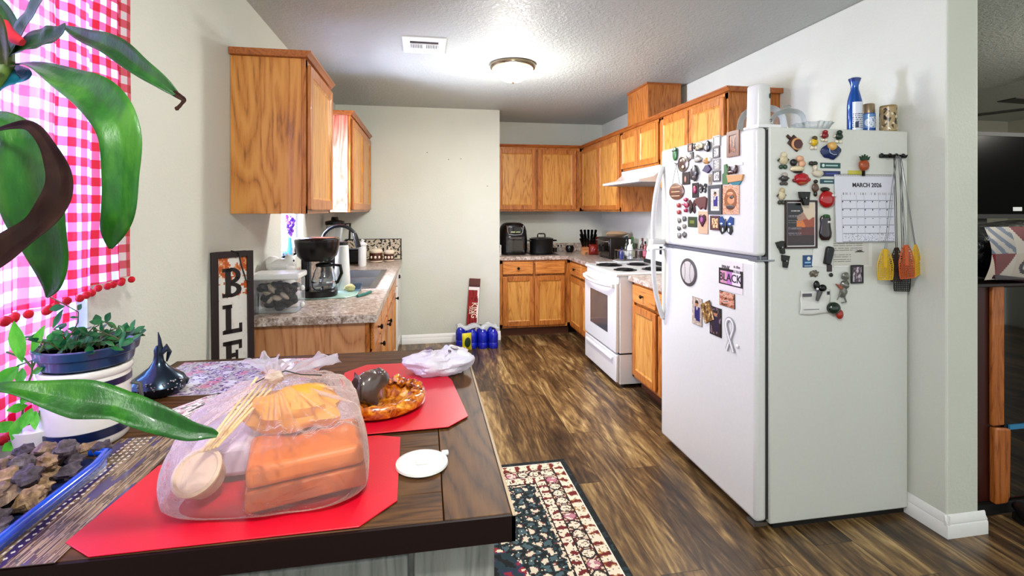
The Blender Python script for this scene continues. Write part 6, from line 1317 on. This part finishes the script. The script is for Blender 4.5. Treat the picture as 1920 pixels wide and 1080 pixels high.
t, w, h = framed(smag, S2(748, 475, 860, 642), 'dark_photo_frame', 'small dark framed photo magnet leaning out below the notice', '#241a20', ['#2a1c24', '#5a3840', '#a8a0b0', '#c8b8c0'], 17, .12, 'photo frame'); t.location.y -= .006
t, w, h = smag(*S2(376, 518, 460, 592), 'snowflake_magnet', 'brown-grey cut-out flake magnet'); blob(t, '#6e665a', [(0, 0, w*.42, h*.42, .006)], jit=.8); blob(t, '#8f8778', [(-w*.2, h*.15, w*.16, h*.16, .01), (w*.2, -h*.1, w*.16, h*.2, .01)], 'flake_arm', .4)
t, w, h = smag(*S2(285, 705, 568, 925), 'receipt_paper', 'creased white receipts pinned low on the fridge side', 'paper')
mb = MB().grid(16, 12, lambda u, v: ((u-.5)*w*(1-.05*v), -.003-.006*abs(math.sin(v*5+u)), (v-.5)*h-.004*math.sin(u*5))); mb.build('paper', plain('#dddcd8', .6), t, thick=.0006, ang=180); MB().box(-w*.45, -w*.15, -.0125, -.012, h*.25, h*.38).build('printed_block', plain('#6a6a70', .6), t); MB().box(w*.35, w*.44, -.0115, -.011, h*.3, h*.44).build('printed_block', plain('#3a3a44', .6), t); MB().box(-w*.4, w*.1, -.0115, -.011, -h*.3, -h*.28).build('printed_line', plain('#6a6a70', .6), t)
t, w, h = smag(*S2(378, 612, 508, 805), 'mushroom_magnet', 'black and grey mushroom-pair clip magnet over the receipts'); t.location.y -= .012; MB().ball((-w*.22, -.008, h*.28), w*.2, .010, h*.22).ball((w*.2, -.008, h*.14), w*.28, .010, h*.17).build('head', M_BLACK, t); MB().tube([(w*.0, -.010, h*.0), (-w*.22, -.010, -h*.46)], [w*.16, w*.08], 10).build('body', plain('#5a5a58', .4), t); MB().ball((-w*.28, -.018, h*.12), w*.07, .006, h*.06).build('spot', M_WHITE, t)
t, w, h = smag(*S2(605, 540, 745, 825), 'silver_charm_magnet', 'silvery chain of small figures magnet beside the dark framed photo'); MB().ball((w*.15, -.01, h*.38), w*.22, .010, h*.12, jit=.4).ball((w*.12, -.01, h*.1), w*.24, .012, h*.14, jit=.4, seed=2).ball((w*.0, -.01, -h*.15), w*.2, .011, h*.16, jit=.4, seed=3).tube([(-w*.1, -.01, -h*.1), (-w*.4, -.01, -h*.38)], [.004, .002], 7).tube([(w*.0, -.01, -h*.2), (w*.2, -.01, -h*.46), (-w*.1, -.01, -h*.48)], [.005, .004, .003], 7).build('figures', plain('#8f9088', .3, .6), t); MB().prism([(-w*.48, h*.14), (-w*.1, -h*.08), (-w*.02, h*.06)], -.012, -.006).build('wing', plain('#a8604c', .4), t)
t, w, h = smag(*S2(510, 800, 668, 972), 'duck_head_magnet', 'green duck head magnet with an orange-red bill'); MB().ball((-w*.08, -.016, h*.12), w*.36, .022, h*.32, 20, 12).build('head', plain('#12321f', .25, coat=.4), t); MB().ball((w*.26, -.018, -h*.22), w*.2, .010, h*.26, 14, 8).build('bill', plain('#a83018', .3, coat=.3), t)
# --- hook rail with fly swatters
a = atY(*S1(1018, 290), SYP); b = atY(*S1(1252, 332), SYP); t = thing('magnetic_hook_rail', 'black magnetic hook rail at the upper right of the fridge side', 'hook', ((a.x+b.x)/2, SYP, (a.z+b.z)/2)); w = b.x-a.x
MB().box(-w/2, w/2, -.012, 0, -.008, .008).build('bar', M_BLACK, t, bev=.003); mb = MB()
for x in (-.35, -.12, .12, .35): mb.tube([(x*w, -.012, .002), (x*w, -.028, -.006), (x*w, -.034, .004)], .003, 6)
for x in (-.42, -.1, .15, .42): mb.ball((x*w, -.006, .008), .008, .006, .006, 8, 5)
mb.build('hook', M_BLACK, t)
def swatter(label, col, top, headpx, Y, yaw, tilt=0, wire=M_STEEL, w=.085, h=.125, rim=None, lat=True):
    c = atY(headpx[0], headpx[1], Y); tp = Vector(top)
    t = thing('fly_swatter', label, 'fly swatter', tuple(c), R(yaw)); t.rotation_euler = (0, R(tilt), R(yaw))
    mt = plain(col, .45); mb = MB()
    def wd(z): k = (z/h)+.5; return w/2*(1-.42*max(0, k-.35)/.65*max(0, k-.35)/.65*1.6) if k > .35 else w/2*(.92+.08*k/.35)
    out = [(-wd(-h/2)*.85, -h/2), (wd(-h/2)*.85, -h/2), (wd(-h*.4), -h*.4), (wd(0), 0), (wd(h*.3), h*.3), (wd(h*.5)*.8, h*.5), (-wd(h*.5)*.8, h*.5), (-wd(h*.3), h*.3), (-wd(0), 0), (-wd(-h*.4), -h*.4)]
    mb.tube([(x, 0, z) for x, z in out], .0022, 6, closed=True)
    if lat:
        for i in range(9): x = (i-4)/9*w*.98; zt = h/2 if abs(x) < wd(h*.5)*.8 else h*(.5-.55*(abs(x)-wd(h*.5)*.8)/(w/2)*2.2); mb.box(x-.0024, x+.0024, -.0008, .0008, -h/2, max(-h*.2, zt))
        for j in range(13): z = -h/2+(j+1)*h/14; q = wd(z)*.95; mb.box(-q, q, -.0008, .0008, z-.0019, z+.0019)
        mb.box(-w*.10, w*.10, -.0014, .0014, -h*.1, h*.5)
    mb.build('head', mt, t)
    bpy.context.view_layer.update(); M = wm(t).inverted(); e = M @ tp; mb = MB()
    mb.tube([(-.004, 0, h*.35), (-.004, 0, h*.5), Vector((-.004, 0, h*.5)).lerp(e, .5)+Vector((-.003, 0, 0)), e+Vector((-.003, 0, 0)), e+Vector((0, 0, .004)), e+Vector((.003, 0, 0)), Vector((.004, 0, h*.5)).lerp(e, .5)+Vector((.003, 0, 0)), (.004, 0, h*.5), (.004, 0, h*.35)], .0013, 6)
    mb.build('wire_handle', wire, t); return t
rl = (a+b)/2
H_ = [Vector((rl.x+k*.0483, SYP-.030, rl.z-.004)) for k in (-.35, -.12, .12, .35)]
swatter('yellow fly swatter at the left of the bunch', '#d8b41c', H_[1], (1660, 496), 1.885, -8, 0, w=.075, h=.135)
swatter('dark brown fly swatter between the yellow and the orange ones', '#3a2018', H_[0], (1681, 496), 1.90, 4, 0, M_DKMETAL, w=.072, h=.15)
swatter('orange fly swatter in front of the bunch', '#c8600f', H_[2], (1700, 491), 1.845, 0, -3, w=.082, h=.145)
swatter('yellow fly swatter at the right of the bunch', '#dfb510', H_[3], (1718, 488), 1.872, 22, -10, w=.085, h=.14)
swatter('black wire-mesh fly swatter hanging lowest', '#1c1c1c', H_[3], (1692, 521), 1.906, 2, 3, M_DKMETAL, w=.095, h=.12)
# ------------------------------------------------------------------ living room beyond the wall end
t = thing('television', 'large black television with a small white sticker, beyond the wall end', 'television', (2.95, 2.50, 1.36)); 
MB().box(-.35, .95, -.03, .03, .0, .50).build('screen', plain('#0a0a0b', .25, spec=.05), t, bev=.004); MB().box(-.36, .96, -.034, -.026, -.014, .012).box(-.36, .96, -.034, -.026, .488, .512).build('bezel', M_BLKM, t)
MB().box(.20, .6, -.06, .06, -.262, -.248).box(.36, .44, -.01, .02, -.25, .0).build('stand', M_BLKM, t)
st_ = atY(1902, 392, 2.519); MB().box(st_.x-3.0-.034, st_.x-3.0+.034, -.0325, -.0305, st_.z-1.36-.012, st_.z-1.36+.012).build('sticker', plain('#cfd0d0', .5), t)
t = thing('wooden_cabinet', 'dark cabinet with reddish side, worn tan wooden front post and black glass door', 'cabinet', (2.545, 1.86, 0))
MB().box(-.14, 1.0, .02, .55, .05, 1.05).build('body', plain('#4a1c12', .4), t, bev=.004)
TAN = m_oak('worn_tan_post', 'z', '#c07a3e', '#a8642e', '#7a4420', 1.5, .5)
MB().box(.022, .088, -.0, .02, .405, 1.05).build('post_upper', TAN, t, bev=.006); MB().prism([(.022, .05), (.09, .05), (.105, .08), (.11, .39), (.022, .40)], -.012, .02).build('post_lower', TAN, t, bev=.008)
MB().box(.09, .98, .004, .02, .07, 1.04).build('glass_door', M_GLASSBLK, t); MB().box(.112, .7, -.004, .004, .385, .405).build('blue_strip', plain('#4a90b8', .2), t)  # thin plain blue strip across the glass door
MB().box(-.16, 1.02, -.03, .57, 1.05, 1.065).build('top', plain('#2a1410', .4), t, bev=.003)
MB().box(-.13, .97, .0, .53, 0.0, .05).build('plinth', M_BLKM, t)
t = thing('shoe', 'dark shoe on the floor at the foot of the wooden cabinet', 'shoe', (2.66, 1.74, 0)); MB().ball((0, 0, .05), .055, .10, .05, jit=.2).build('upper', plain('#15151f', .5), t); MB().prism(rr(1, .055, .10, 20, 2.5), 0, .02, 'z').build('sole', M_BLKM, t)
t = thing('packaged_quilt', 'patchwork quilt in shiny dark plastic packaging lying on the wooden cabinet', 'quilt', (2.80, 1.90, 1.066))
QW = .60; QH = .24
def fn(u, v):
    cu, cv = u*4, v*2; i, j = int(cu), int(cv); a, b = cu % 1, cv % 1; k = (i*3+j*5) % 4
    if k == 0: return '#8a1620' if abs(a-.5) < b*.5 else '#dfd2c4'
    if k == 1: return '#7d8698' if (a+b) % .5 < .22 else '#cfc6bc'
    if k == 2: return '#8a1620' if (a > b) == ((i+j) % 2 == 0) else '#e4d8ca'
    r = math.hypot(a-.5, b-.5); return '#2a2026' if .22 < r < .34 else ('#c8a050' if r < .12 else '#d8c8b8')
q = painted('quilt_face', QW, QH, 100, 50, fn, M_MATT, t, y=-.06, c=(-.01, .135), bendfn=lambda u, v: -.03*math.sin(PI*v)+.012*math.sin(u*9))
mb = MB(); mb.ball((.06, .06, .135), .42, .12, .145, 36, 20, .08, 3)
for i, v_ in enumerate(mb.v): mb.v[i] = Vector((max(-.29, min(.42, v_.x)), max(-.054, v_.y), max(.003, v_.z)))
mb.build('quilt_bundle', m_crinkle('dark_plastic_wrap', '#0d1016', 1.0, .18, .5, 20, trl=0), t, ang=60)
MB().tube([(-.26, -.055, .03), (-.1, -.068, .012), (.1, -.068, .01), (.36, -.055, .012)], .010, 8).build('piping', plain('#3a1228', .4), t)
MB().grid(24, 10, lambda u, v: (-.30+.66*u, -.098-.004*noise.noise(Vector((u*14, v*6, 2))), .02+.235*v)).build('clear_wrap', m_clear('thin_clear_wrap', '#f0f2f4', .03, .1), t, ang=180)
t = thing('ceiling_fan', 'dark ceiling fan hanging in the living room', 'ceiling fan', (4.72, 2.95, H))
MB().cyl((0, 0, -.06), .07, .06).cyl((0, 0, -.24), .012, .2).build('downrod', M_DKMETAL, t); MB().lathe([(0, -.36), (.09, -.34), (.11, -.28), (.08, -.23), (0, -.22)]).build('motor', M_DKMETAL, t)
for k in range(5):
    a = R(186+72*k); mb = MB().prism([(.10, -.03), (.2, -.06), (.60, -.07), (.62, .05), (.2, .05), (.10, .03)], -.285, -.278, 'z'); mb.xf(Matrix.Rotation(a, 4, 'Z')); mb.build('blade', plain('#2c2824', .5), t)
